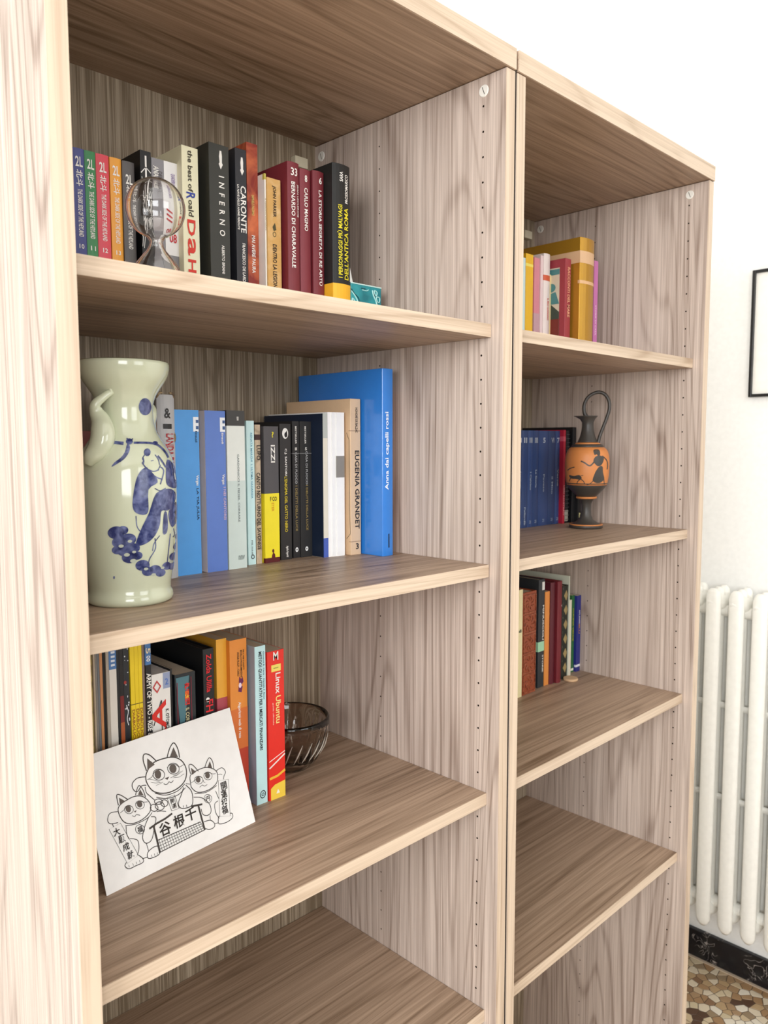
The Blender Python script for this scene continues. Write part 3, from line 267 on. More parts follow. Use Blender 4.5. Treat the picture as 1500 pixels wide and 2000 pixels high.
 {'s': 'A1', 'x': (0.4895, 0.504), 'y': 0.2255, 'H': 0.208, 'd': 0.14, 'k': 'mag', 'c': 'f4f3f1', 'l': 'thickest white booklet, against the beige book with black title', 'b': [(0.55, 0.7, '8a857e')]},
 {'s': 'A1', 'x': (0.5098, 0.5296), 'y': 0.2183, 'H': 0.228, 'd': 0.15, 'k': 'hard', 'c': 'dfbd98', 'l': 'beige book with heavy black title and the number 3', 't': [('EUGENIA GRANDET', 0.42, 0.115, 0.0085, '1e1a18', 'down', 0.62), ('HONORÉ DE BALZAC', 0.865, 0.036, 0.0055, '3a2c22', 'down', 0.6), ('3', 0.055, 0.008, 0.009, '1e1a18', 'flat', 0.6)], 'b': [(0.795, 0.798, '7a5a44'), (0.085, 0.088, '7a5a44')], 'emb': 'deco'},
 {'s': 'A1', 'x': (0.5335, 0.5545), 'y': 0.1765, 'H': 0.27, 'd': 0.19, 'k': 'hard', 'c': '2f7dd2', 'l': 'large glossy blue hardback with white title reading upwards', 't': [('Anna dai capelli rossi', 0.565, 0.112, 0.0085, 'e8f0f8', 'up', 0.4)], 'emb': 'bluebar', 'rnd': 0.001, 'gloss': 1},
 {'s': 'A1', 'x': (0.556, 0.5605), 'y': 0.186, 'H': 0.24, 'd': 0.18, 'k': 'mag', 'c': 'e8a0a0', 'l': 'thin rainbow-striped booklet behind the large blue hardback', 'b': [(0.0, 0.25, 'e8b4b0'), (0.25, 0.42, 'd86a30'), (0.42, 0.6, 'e8c860'), (0.6, 0.7, '8aa05a')]},
 {'s': 'A2', 'x': (0.1149, 0.1181), 'y': 0.225, 'H': 0.262, 'd': 0.15, 'k': 'mag', 'c': 'd8c47a', 'l': 'mottled yellow magazine, leftmost on the shelf with the cat drawing', 'marble': 2},
 {'s': 'A2', 'x': (0.1184, 0.1204), 'y': 0.222, 'H': 0.272, 'd': 0.15, 'k': 'mag', 'c': 'b8a892', 'l': 'thin tan magazine beside the mottled yellow one'},
 {'s': 'A2', 'x': (0.1207, 0.1228), 'y': 0.222, 'H': 0.27, 'd': 0.15, 'k': 'mag', 'c': '86807a', 'l': 'thin mid-grey magazine right of the tan one'},
 {'s': 'A2', 'x': (0.1231, 0.1255), 'y': 0.222, 'H': 0.272, 'd': 0.15, 'k': 'mag', 'c': '6f7478', 'l': 'thin slate-grey magazine left of the orange one'},
 {'s': 'A2', 'x': (0.1258, 0.129), 'y': 0.222, 'H': 0.268, 'd': 0.15, 'k': 'mag', 'c': 'c98a58', 'l': 'thin orange-brown magazine between grey and black ones'},
 {'s': 'A2', 'x': (0.1293, 0.1321), 'y': 0.222, 'H': 0.262, 'd': 0.15, 'k': 'mag', 'c': '191817', 'l': 'thin black magazine right of the orange-brown one'},
 {'s': 'A2', 'x': (0.1324, 0.1358), 'y': 0.22, 'H': 0.272, 'd': 0.15, 'k': 'paper', 'c': 'b0a698', 'l': 'beige booklet left of the white blue-labelled one'},
 {'s': 'A2', 'x': (0.1361, 0.1447), 'y': 0.22, 'H': 0.272, 'd': 0.15, 'k': 'paper', 'c': 'e6e0d6', 'l': 'white booklet with a blue label at its head', 'b': [(0.8283, 1.0, '4d7ab4')], 'emb': 'lblA'},
 {'s': 'A2', 'x': (0.145, 0.1481), 'y': 0.22, 'H': 0.272, 'd': 0.15, 'k': 'mag', 'c': '17171a', 'l': 'thin black magazine right of the white labelled booklet'},
 {'s': 'A2', 'x': (0.1484, 0.1528), 'y': 0.22, 'H': 0.272, 'd': 0.15, 'k': 'mag', 'c': '1a1516', 'l': 'black magazine with a dark red streak on its spine', 'b': [(0.5882, 0.704, '7a1a18'), (0.3676, 0.5882, 'b0582c')]},
 {'s': 'A2', 'x': (0.1531, 0.16), 'y': 0.22, 'H': 0.272, 'd': 0.15, 'k': 'paper', 'c': '24262b', 'l': 'black comic volume speckled with white dots', 'emb': 'specks'},
 {'s': 'A2', 'x': (0.1616, 0.1669), 'y': 0.22, 'H': 0.272, 'd': 0.15, 'k': 'mag', 'c': 'f2d21e', 'l': 'slim yellow comic, leftmost of the three', 't': [('DIABOLICUS 01', 0.5368, 0.052, 0.0034, '9a5a18', 'down', 0.5)], 'b': [(0.6526, 0.6562, '6a5a10')]},
 {'s': 'A2', 'x': (0.1672, 0.1717), 'y': 0.22, 'H': 0.272, 'd': 0.15, 'k': 'mag', 'c': 'f2d21e', 'l': 'slim yellow comic, middle one of the three', 't': [('DIABOLICUS 02', 0.5368, 0.052, 0.0034, '9a5a18', 'down', 0.5)], 'b': [(0.6526, 0.6562, '6a5a10')]},
 {'s': 'A2', 'x': (0.172, 0.1764), 'y': 0.22, 'H': 0.272, 'd': 0.15, 'k': 'mag', 'c': 'f2d21e', 'l': 'slim yellow comic, rightmost of the three', 't': [('DIABOLICUS 03', 0.5368, 0.052, 0.0034, '9a5a18', 'down', 0.5)], 'b': [(0.6526, 0.6562, '6a5a10')]},
 {'s': 'A2', 'x': (0.1768, 0.1797), 'y': 0.22, 'H': 0.27, 'd': 0.15, 'k': 'mag', 'c': '8c7668', 'l': 'thin grey-brown booklet right of the yellow comics'},
 {'s': 'A2', 'x': (0.18, 0.1869), 'y': 0.218, 'H': 0.262, 'd': 0.15, 'k': 'paper', 'c': '1b1a1c', 'l': 'black book with white capitals below a blue head band', 't': [('ARMY OF TWO - RISE & FALL', 0.6303, 0.0943, 0.0065, 'f4f0e8', 'down', 0.5), ('5', 0.9141, 0.007, 0.007, 'e8d8b0', 'down', 0.5), ('oo', 0.8779, 0.007, 0.005, 'f4f0e8', 'down', 0.5)], 'b': [(0.8485, 1.0, '4a78b0')]},
 {'s': 'A2', 'x': (0.1877, 0.212), 'y': 0.219, 'H': 0.2085, 'd': 0.16, 'k': 'paper', 'c': 'efece6', 'l': 'thick white volume with a red title and a grey-blue corner', 't': [('AKIRA', 0.493, 0.1456, 0.019, 'd8281e', 'up', 0.34), ('◇', 0.925, 0.016, 0.016, 'c83a3a', 'flat', 0.27), ('2', 0.945, 0.006, 0.008, '5a7ac0', 'flat', 0.8), ('K. OTOMO', 0.7242, 0.024, 0.0045, '1c1c1c', 'down', 0.8)], 'emb': 'aktab'},
 {'s': 'A2', 'x': (0.2124, 0.2148), 'y': 0.219, 'H': 0.211, 'd': 0.15, 'k': 'mag', 'c': '101010', 'l': 'thin black book right of the white and red volume'},
 {'s': 'A2', 'x': (0.2205, 0.2489), 'y': 0.223, 'H': 0.2005, 'd': 0.14, 'k': 'paper', 'c': '20262a', 'l': 'dark teal and black volume with red and yellow lettering', 't': [('夜鬼団', 0.868, 0.0285, 0.0075, 'e02a22', 'vert', 0.58), ('IL CORVO NERO', 0.6758, 0.041, 0.005, 'd8d0a0', 'down', 0.58)], 'emb': 'tealart'},
 {'s': 'A2', 'x': (0.261, 0.2767), 'y': 0.2235, 'H': 0.225, 'd': 0.16, 'k': 'hard', 'c': '1b1d1f', 'l': 'tall black game box with red gothic lettering', 't': [('Zolda Ulilla', 0.8593, 0.0493, 0.0075, 'e0202a', 'down', 0.5), ('FH', 0.6711, 0.016, 0.0105, 'e0202a', 'down', 0.5), ('●', 0.707, 0.008, 0.006, 'f4f0e8', 'flat', 0.35)], 'bx': 1},
 {'s': 'A2', 'x': (0.2865, 0.302), 'y': 0.233, 'H': 0.231, 'd': 0.145, 'k': 'paper', 'c': 'f0b03c', 'l': 'yellow-orange paperback with a plum lower part', 'b': [(0, 0.6623, 'b8505c')]},
 {'s': 'A2', 'x': (0.3023, 0.3286), 'y': 0.226, 'H': 0.228, 'd': 0.148, 'k': 'paper', 'c': 'e8903a', 'l': 'thick orange paperback with a butterfly emblem', 't': [('MODELLI DI PROGRAMMAZIONE', 0.8539, 0.0366, 0.0028, '3a2410', 'down', 0.66), ('PER IL WEB A OGGETTI', 0.875, 0.027, 0.002, '3a2410', 'down', 0.8), ('ANNA RULFI - CARLI', 0.8553, 0.032, 0.003, '3a2410', 'down', 0.48), ('Algoritmi web di rete', 0.5239, 0.0489, 0.0055, 'f4f0e8', 'down', 0.5)], 'b': [(0, 0.3509, 'c4442e'), (0.3509, 0.5921, 'dc7434')], 'emb': 'butterfly'},
 {'s': 'A2', 'x': (0.3329, 0.3499), 'y': 0.2135, 'H': 0.2165, 'd': 0.155, 'k': 'paper', 'c': 'c4e8ea', 'l': 'slim light blue book about mathematics for finance', 't': [('METODI QUANTITATIVI PER I MERCATI FINANZIARI', 0.6561, 0.1341, 0.0058, '20282c', 'down', 0.45), ('Giovanni R. Carta - Daniela F. Rossi', 0.8132, 0.0653, 0.0022, '3a7080', 'down', 0.8)], 'emb': 'atring', 'side': '9ca6b4'},
 {'s': 'A2', 'x': (0.3521, 0.3795), 'y': 0.2125, 'H': 0.206, 'd': 0.16, 'k': 'paper', 'c': 'e62e22', 'l': 'red computer manual with white and yellow title and yellow foot emblem', 't': [('Linux', 0.7811, 0.0288, 0.0085, 'f4f0e8', 'down', 0.62), ('Ubuntu', 0.6041, 0.0381, 0.0085, 'f4e08a', 'down', 0.62), ('guida ufficiale', 0.582, 0.0308, 0.0028, 'f4b8a8', 'down', 0.3), ('M', 0.965, 0.012, 0.0115, 'f4f0e8', 'flat', 0.5), ('la grande guida', 0.885, 0.01, 0.002, '20702c', 'flat', 0.5)], 'emb': 'ubuntu'},
 {'s': 'B0', 'x': (0.9206, 0.9316), 'y': 0.215, 'H': 0.173, 'd': 0.14, 'k': 'paper', 'c': 'cfe6e6', 'l': 'pale teal book at the left panel of the far unit top shelf'},
 {'s': 'B0', 'x': (0.9326, 0.9553), 'y': 0.215, 'H': 0.182, 'd': 0.14, 'k': 'paper', 'c': 'f0bc22', 'l': 'bright yellow book on the far unit top shelf', 'b': [(0.8791, 0.9066, 'f6e26a')]},
 {'s': 'B0', 'x': (0.959, 0.976), 'y': 0.215, 'H': 0.179, 'd': 0.14, 'k': 'paper', 'c': 'dc8c98', 'l': 'dusty pink book beside the bright yellow one', 'b': [(0, 0.4469, 'c9a0a8')]},
 {'s': 'B0', 'x': (0.9764, 0.9841), 'y': 0.213, 'H': 0.185, 'd': 0.14, 'k': 'paper', 'c': 'ecd4d4', 'l': 'pale pink booklet left of the white and red spine'},
 {'s': 'B0', 'x': (0.9845, 1.0044), 'y': 0.212, 'H': 0.1898, 'd': 0.14, 'k': 'paper', 'c': 'f0e2dc', 'l': 'white book with a red square and red letters', 't': [('IL MIO GIARDINO', 0.4742, 0.04, 0.005, 'd85a3a', 'down', 0.6)], 'b': [(0.7445, 0.7972, 'd8603c')], 'rnd': 0.002},
 {'s': 'B0', 'x': (1.0049, 1.0106), 'y': 0.212, 'H': 0.1545, 'd': 0.14, 'k': 'mag', 'c': 'f2d8a0', 'l': 'thin cream booklet in front of the picture cover'},
 {'s': 'B0', 'x': (1.0097, 1.0282), 'y': 0.182, 'H': 0.1806, 'd': 0.14, 'k': 'hard', 'c': 'a03a44', 'l': 'burgundy book with a painted picture on its cover', 't': [('RACCONTI DEL MARE', 0.6645, 0.09, 0.008, 'f0b08a', 'down', 0.6)], 'emb': 'picture'},
 {'s': 'B0', 'x': (1.0325, 1.0807), 'y': 0.166, 'H': 0.2193, 'd': 0.15, 'k': 'hard', 'c': 'c2922e', 'l': 'tall shiny gold book on the far unit top shelf', 'b': [(0.7902, 0.8892, 'dcb48c'), (0.6215, 0.6475, 'e0b488')], 'gloss': 2, 'rnd': 0.004},
 {'s': 'B0', 'x': (1.103, 1.1171), 'y': 0.178, 'H': 0.19, 'd': 0.14, 'k': 'paper', 'c': 'c874ae', 'l': 'violet-pink booklet right of the gold book', 't': [('STORIE DI CASA', 0.4132, 0.057, 0.004, 'f4d8ec', 'down', 0.5)]},
 {'s': 'B1', 'x': (0.9772, 0.9873), 'y': 0.2575, 'H': 0.188, 'd': 0.118, 'k': 'paper', 'c': '2c4576', 'l': 'dark blue series volume, leftmost', 't': [('1', 0.9, 0.012, 0.01, 'b8c0cc', 'flat', 0.5), ('Antologia', 0.5, 0.035, 0.005, 'a8b4c4', 'down', 0.5), ('21', 0.055, 0.007, 0.006, 'a8b4c4', 'flat', 0.5)], 'rnd': 0.001},
 {'s': 'B1', 'x': (0.9878, 1.0075), 'y': 0.2575, 'H': 0.188, 'd': 0.118, 'k': 'paper', 'c': '2a4272', 'l': 'dark blue series volume, second from the left', 't': [('II', 0.9, 0.012, 0.01, 'b8c0cc', 'flat', 0.5), ('Pallanzo', 0.12, 0.035, 0.005, 'a8b4c4', 'down', 0.5), ('21', 0.055, 0.007, 0.006, 'a8b4c4', 'flat', 0.5)], 'rnd': 0.001},
 {'s': 'B1', 'x': (1.0081, 1.024), 'y': 0.2575, 'H': 0.188, 'd': 0.118, 'k': 'paper', 'c': '30497c', 'l': 'dark blue series volume, third from the left', 't': [('III', 0.9, 0.012, 0.01, 'b8c0cc', 'flat', 0.5), ('I Calvino', 0.48, 0.035, 0.005, 'a8b4c4', 'down', 0.5), ('21', 0.055, 0.007, 0.006, 'a8b4c4', 'flat', 0.5)], 'rnd': 0.001},
 {'s': 'B1', 'x': (1.0245, 1.0435), 'y': 0.2575, 'H': 0.188, 'd': 0.118, 'k': 'paper', 'c': '29406f', 'l': 'dark blue series volume, fourth from the left', 't': [('IIII', 0.9, 0.012, 0.01, 'b8c0cc', 'flat', 0.5), ('La Storia', 0.5, 0.035, 0.005, 'a8b4c4', 'down', 0.5), ('21', 0.055, 0.007, 0.006, 'a8b4c4', 'flat', 0.5)], 'rnd': 0.001},
 {'s': 'B1', 'x': (1.0441, 1.0778), 'y': 0.2575, 'H': 0.188, 'd': 0.118, 'k': 'paper', 'c': '2c4577', 'l': 'dark blue series volume, fifth from the left', 't': [('5', 0.9, 0.012, 0.01, 'b8c0cc', 'flat', 0.5), ('Pavese', 0.45, 0.035, 0.005, 'a8b4c4', 'down', 0.5), ('21', 0.055, 0.007, 0.006, 'a8b4c4', 'flat', 0.5)], 'rnd': 0.001},
 {'s': 'B1', 'x': (1.0784, 1.1028), 'y': 0.2575, 'H': 0.188, 'd': 0.118, 'k': 'paper', 'c': '27406f', 'l': 'dark blue series volume, sixth from the left', 't': [('VI', 0.9, 0.012, 0.01, 'b8c0cc', 'flat', 0.5), ('Il Mito', 0.42, 0.035, 0.005, 'a8b4c4', 'down', 0.5), ('21', 0.055, 0.007, 0.006, 'a8b4c4', 'flat', 0.5)], 'rnd': 0.001},
 {'s': 'B1', 'x': (1.1034, 1.1184), 'y': 0.2575, 'H': 0.188, 'd': 0.118, 'k': 'paper', 'c': '2b4678', 'l': 'dark blue series volume, seventh, beside the thin red book', 't': [('7', 0.9, 0.012, 0.01, 'b8c0cc', 'flat', 0.5), ('Verne', 0.5, 0.035, 0.005, 'a8b4c4', 'down', 0.5), ('21', 0.055, 0.007, 0.006, 'a8b4c4', 'flat', 0.5)], 'rnd': 0.001},
 {'s': 'B1', 'x': (1.1188, 1.1268), 'y': 0.249, 'H': 0.19, 'd': 0.125, 'k': 'paper', 'c': 'b01c34', 'l': 'thin crimson book right of the dark blue series', 't': [('LIBRI ILLUSTRATI', 0.25, 0.06, 0.004, 'e8b0b0', 'down', 0.5)], 'b': [(0.88, 0.93, 'c85060')]},
 {'s': 'B1', 'x': (1.1312, 1.1429), 'y': 0.251, 'H': 0.189, 'd': 0.12, 'k': 'mag', 'c': '15161a', 'l': 'black wire-bound notebook behind the amphora body', 'b': [(0.02, 0.14, 'a8a496')], 'emb': 'wire'},
 {'s': 'B1', 'x': (1.1488, 1.1612), 'y': 0.246, 'H': 0.196, 'd': 0.125, 'k': 'hard', 'c': '101114', 'l': 'black file folder behind the amphora neck'},
 {'s': 'B1', 'x': (1.1616, 1.1751), 'y': 0.24, 'H': 0.15, 'd': 0.12, 'k': 'paper', 'c': '17181a', 'l': 'low black book with pale yellow letters behind the amphora foot', 't': [('NERO', 0.5, 0.05, 0.007, 'e6e0a0', 'down', 0.4), ('?', 0.1, 0.008, 0.01, 'e6e0a0', 'flat', 0.5)]},
 {'s': 'B2', 'x': (0.9348, 0.9595), 'y': 0.2308, 'H': 0.208, 'd': 0.14, 'k': 'paper', 'c': 'efe3b0', 'l': 'pale cream book at the left panel of the far unit lower shelf', 't': [('di', 0.62, 0.01, 0.006, '3a3a30', 'flat', 0.7)]},
 {'s': 'B2', 'x': (0.9622, 1.0062), 'y': 0.2316, 'H': 0.2, 'd': 0.14, 'k': 'hard', 'c': '9a4a2c', 'l': 'thick reddish leather volume with embossed square panels', 'emb': 'leather'},
 {'s': 'B2', 'x': (1.0235, 1.0439), 'y': 0.238, 'H': 0.217, 'd': 0.135, 'k': 'hard', 'c': '2f3438', 'l': 'tall black book with a pale green sticker and white letters', 't': [('MINUSCOLI', 0.6, 0.07, 0.005, 'f4f0e8', 'down', 0.75), ('STORIE', 0.22, 0.035, 0.004, 'f4f0e8', 'down', 0.75)], 'b': [(0.335, 0.425, 'a8dcb4')], 'emb': 'whitetag'},
 {'s': 'B2', 'x': (1.046, 1.0613), 'y': 0.238, 'H': 0.19, 'd': 0.135, 'k': 'paper', 'c': 'e89448', 'l': 'slim orange book left of two burgundy books'},
 {'s': 'B2', 'x': (1.0617, 1.0776), 'y': 0.236, 'H': 0.207, 'd': 0.14, 'k': 'hard', 'c': '5e1f2a', 'l': 'narrow dark burgundy book, left of the wider one', 'rnd': 0.002},
 {'s': 'B2', 'x': (1.078, 1.0935), 'y': 0.23, 'H': 0.208, 'd': 0.145, 'k': 'hard', 'c': '74222a', 'l': 'wider burgundy book with a small white mark', 't': [('◂', 0.76, 0.004, 0.005, 'f4f0e8', 'flat', 0.75)], 'rnd': 0.002},
 {'s': 'B2', 'x': (1.1078, 1.1292), 'y': 0.238, 'H': 0.194, 'd': 0.13, 'k': 'hard', 'c': '20241c', 'l': 'dark antique volume with gold diamond ornaments', 'emb': 'diamonds', 'rnd': 0.002},
 {'s': 'B2', 'x': (1.1296, 1.1318), 'y': 0.236, 'H': 0.212, 'd': 0.14, 'k': 'mag', 'c': 'd8dcc8', 'l': 'tall pale slipcase edge behind the gold-ornamented volume'},
 {'s': 'B2', 'x': (1.1374, 1.1465), 'y': 0.24, 'H': 0.16, 'd': 0.13, 'k': 'mag', 'c': 'e4dcc8', 'l': 'low cream booklet left of the green book'},
 {'s': 'B2', 'x': (1.1639, 1.1736), 'y': 0.25, 'H': 0.165, 'd': 0.12, 'k': 'mag', 'c': '2e6a3a', 'l': 'thin green book with yellow letters', 't': [('CUCINA VERDE', 0.62, 0.07, 0.0035, 'd8c040', 'down', 0.5)], 'b': [(0.02, 0.05, 'f0f0d8')]},
 {'s': 'B2', 'x': (1.1757, 1.1909), 'y': 0.2452, 'H': 0.163, 'd': 0.12, 'k': 'paper', 'c': '2a2f80', 'l': 'blue book at the right end with white and orange letters', 't': [('ATLANTE', 0.72, 0.03, 0.004, 'f4f0e8', 'down', 0.6), ('BLU', 0.56, 0.02, 0.004, 'e8a040', 'down', 0.6)], 'b': [(0.06, 0.09, 'e8e8f0')]},
]

# ------------------------------------------------------------------ setting
XR, YB, XL, YF, ZC = 1.9486, .400, -2.45, -2.95, 2.95
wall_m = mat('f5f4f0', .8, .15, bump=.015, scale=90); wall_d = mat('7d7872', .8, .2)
def structure(name, bm, m, **k):
    o = obj(name, bm, m, **k); o['kind'] = 'structure'; return o
structure('wall_back', bx(XL - .15, XR + .15, YB, YB + .15, 0, ZC), wall_m)
structure('wall_right', bx(XR, XR + .15, YF, YB, 0, ZC), wall_m)
def wall_with_hole(name, axis, a0, a1, b0, b1, holes):
    bm = bmesh.new(); xs = sorted({a0, a1} | {h for q in holes for h in q[:2]}); z0, z1 = holes[0][2], holes[0][3]
    for i in range(len(xs) - 1):
        hole = any(abs(q[0] - xs[i]) < 1e-6 for q in holes)
        for zz in (((0, z0), (z1, ZC)) if hole else ((0, ZC),)):
            if axis == 'x': box(bm, xs[i], xs[i + 1], b0, b1, *zz)
            else: box(bm, b0, b1, xs[i], xs[i + 1], *zz)
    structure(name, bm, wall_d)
wall_with_hole('wall_front', 'x', XL, XR, YF - .15, YF, [(-2.3, -.8, 1.2, 2.6), (.1, 1.4, 1.2, 2.6)])
wall_with_hole('wall_left', 'y', YF, YB, XL - .15, XL, [(-2.1, -.6, 1.2, 2.6)])
structure('ceiling', bx(XL - .15, XR + .15, YF - .15, YB + .15, ZC, ZC + .1), wall_m)
frm = mat('efeeea', .4)
def window(name, axis, a0, a1, p):
    bm = bmesh.new(); w = .05
    for q in ((a0, a0 + w, 1.2, 2.6), (a1 - w, a1, 1.2, 2.6), ((a0 + a1) / 2 - w / 2, (a0 + a1) / 2 + w / 2, 1.2, 2.6), (a0, a1, 1.2, 1.25), (a0, a1, 2.55, 2.6)):
        if axis == 'x': box(bm, q[0], q[1], p - .09, p - .04, q[2], q[3])
        else: box(bm, p - .09, p - .04, q[0], q[1], q[2], q[3])
    structure(name, bm, frm)
window('window_1', 'x', -2.3, -.8, YF); window('window_2', 'x', .1, 1.4, YF); window('window_3', 'y', -2.1, -.6, XL)
# terrazzo floor: material everywhere, stone chips as pieces near the radiator where they can be told apart
m, nt, b = new_mat('terrazzo'); N = nt.nodes; L = nt.links
tc = N.new('ShaderNodeTexCoord'); vo = N.new('ShaderNodeTexVoronoi'); vo.inputs['Scale'].default_value = 42
L.new(tc.outputs['Object'], vo.inputs['Vector']); rp = N.new('ShaderNodeValToRGB')
for p_, c_ in ((.0, '6a4c3a'), (.2, '8f745c'), (.4, 'c0a688'), (.6, 'dccbb2'), (.8, 'ece2d0'), (1, 'a88a6c')):
    e = rp.color_ramp.elements.new(p_) if p_ not in (0, 1) else rp.color_ramp.elements[int(p_)]
    e.color = lin(c_)
sp = N.new('ShaderNodeSeparateColor'); L.new(vo.outputs['Color'], sp.inputs[0]); L.new(sp.outputs[0], rp.inputs[0]); L.new(rp.outputs[0], b.inputs['Base Color'])
b.inputs['Roughness'].default_value = .35
floor = structure('floor', bx(XL - .15, XR + .15, YF - .15, YB + .15, -.1, 0), m)
# grout bed below the individually built chips
chip_cols = [mat(c, .35) for c in ('cdb795', 'b99c76', 'a98a68', 'dccdb4', 'cfbf9f', '8c6c50', 'a5835f', '5a4030', 'e6dcca', 'c4ac8c', '9a8468', 'd6c4a4')]
cx0, cx1, cy0, cy1 = 1.53, 1.925, -.03, .365
pts = []; st_ = .0262; j = 0; y = cy0
while y < cy1:
    x = cx0 + (st_ / 2 if j % 2 else 0)
    while x < cx1:
        pts.append((x + random.uniform(-.0095, .0095), y + random.uniform(-.0095, .0095))); x += st_
    y += st_ * .87; j += 1
def clip(poly, ax, ay, c):
    out = []
    for i in range(len(poly)):
        p, q = poly[i], poly[(i + 1) % len(poly)]
        dp, dq = ax * p[0] + ay * p[1] - c, ax * q[0] + ay * q[1] - c
        if dp <= 0: out.append(p)
        if dp * dq < 0: t = dp / (dp - dq); out.append((p[0] + t * (q[0] - p[0]), p[1] + t * (q[1] - p[1])))
    return out
pts.sort(key=lambda p: (p[0] - 1.7) ** 2 + (p[1] - .1) ** 2)
obj('chip_bed', bx(cx0 - .01, cx1 + .005, cy0 - .01, cy1 + .005, 0, .0006), mat('4e3c2e', .5), floor)
for i, p in enumerate(pts[:298]):
    s = .03; poly = [(p[0] - s, p[1] - s), (p[0] + s, p[1] - s), (p[0] + s, p[1] + s), (p[0] - s, p[1] + s)]
    for q in pts:
        if q is p: continue
        dx, dy = q[0] - p[0], q[1] - p[1]
        if abs(dx) > .09 or abs(dy) > .09: continue
        dl = math.hypot(dx, dy); poly = clip(poly, dx / dl, dy / dl, (dx * (p[0] + q[0]) / 2 + dy * (p[1] + q[1]) / 2) / dl - .0009)
    if len(poly) < 3: continue
    h = .0011 + random.random() * .0003; n = len(poly)
    vs = [(a, b_, .0006) for a, b_ in poly] + [(p[0] + (a - p[0]) * .94, p[1] + (b_ - p[1]) * .94, h) for a, b_ in poly]
    fs = [tuple(range(n, 2 * n))] + [(k, (k + 1) % n, n + (k + 1) % n, n + k) for k in range(n)]
    obj('stone_chip', (vs, [], fs), random.choice(chip_cols), floor)
# black fossil marble skirting
m, nt, b = new_mat('black_marble'); N = nt.nodes; L = nt.links
tc = N.new('ShaderNodeTexCoord'); n1 = N.new('ShaderNodeTexNoise'); n1.inputs['Scale'].default_value = 26; n1.inputs['Detail'].default_value = 1.0; n1.inputs['Distortion'].default_value = 2.2
L.new(tc.outputs['Object'], n1.inputs['Vector']); mp = N.new('ShaderNodeMath'); mp.operation = 'SUBTRACT'; mp.inputs[1].default_value = .5; L.new(n1.outputs[0], mp.inputs[0])
ab = N.new('ShaderNodeMath'); ab.operation = 'ABSOLUTE'; L.new(mp.outputs[0], ab.inputs[0])
n2 = N.new('ShaderNodeTexNoise'); n2.inputs['Scale'].default_value = 14; L.new(tc.outputs['Object'], n2.inputs['Vector'])
rr = N.new('ShaderNodeValToRGB'); rr.color_ramp.elements[0].position = .0; rr.color_ramp.elements[0].color = lin('b8aea6'); rr.color_ramp.elements[1].position = .022; rr.color_ramp.elements[1].color = lin('16161a')
L.new(ab.outputs[0], rr.inputs[0])
r2 = N.new('ShaderNodeValToRGB'); r2.color_ramp.elements[0].position = .5; r2.color_ramp.elements[1].position = .56; L.new(n2.outputs[0], r2.inputs[0])
mx = N.new('ShaderNodeMix'); mx.data_type = 'RGBA'; mx.inputs[6].default_value = lin('1a1a1e'); L.new(r2.outputs[0], mx.inputs[0]); L.new(rr.outputs[0], mx.inputs[7]); L.new(mx.outputs[2], b.inputs['Base Color'])
b.inputs['Roughness'].default_value = .2
structure('baseboard_right', bx(XR - .014, XR, YF, YB, .003, .086), m, bevel=.002)
structure('baseboard_back', bx(XL, XR - .014, YB - .0135, YB, .003, .086), m, bevel=.002)
structure('trim_1', bx(XR - .022, XR - .0, YF, YB - .014, 0, .003), mat('c6b39c', .5))

# ------------------------------------------------------------------ radiator on the right wall
rad_m = mat('f6f4ec', .3, .5)
rad = thing('radiator', (1.83, -.02, .17), 'white column radiator on the right wall beyond the bookcase', 'radiator')
def section_mesh():
    bm = bmesh.new()
    for cx in (.012, .047, .082):       # three upright tubes, flattened along the wall
        seg = 16; rings = []
        for z, k in ((.0, .35), (.008, .75), (.022, 1), (.93, 1), (.945, .8), (.953, .4)):
            zz = z - (0.0 if cx < .02 else -.02 * (z < .1)) - (.0 if cx < .02 else (.0))
            rings.append([bm.verts.new((cx + .0115 * k * math.cos(2 * math.pi * i / seg), (.0205 if cx < .02 else .0165) * k * math.sin(2 * math.pi * i / seg), zz)) for i in range(seg)])
        for A, B in zip(rings, rings[1:]):
            for i in range(seg): bm.faces.new((A[i], A[(i + 1) % seg], B[(i + 1) % seg], B[i]))
        bm.faces.new(rings[0][::-1]); bm.faces.new(rings[-1])
    for z in (.905, .058):              # headers joining the tubes front to back
        tube(bm, [(.006, 0, z), (.03, 0, z + (.012 if z > .5 else -.006)), (.07, 0, z + (.012 if z > .5 else -.006)), (.088, 0, z)], [.016, .029, .029, .016], 14, .68)
    for z in (.89, .065):               # hubs to the next section
        tube(bm, [(.047, -.0305, z), (.047, 0, z), (.047, .0305, z)], [.016, .016, .016], 14)
    for z in (.62, .36):                # small cast spacers
        box(bm, .042, .052, -.0304, .0304, z, z + .016)
    bmesh.ops.recalc_face_normals(bm, faces=bm.faces); return bm
first = obj('radiator_section', section_mesh(), rad_m, rad, smooth=True)
first.location = (0, .3125, .0)
for i in range(1, 10):
    o = first.copy(); COL.objects.link(o); o.location = (0, .3125 - .0608 * i, 0)
for yy in (-.12, .20): obj('wall_bracket', bx(.09, .117, yy, yy + .03, .80, .83), mat('e2e0d8', .4), rad)

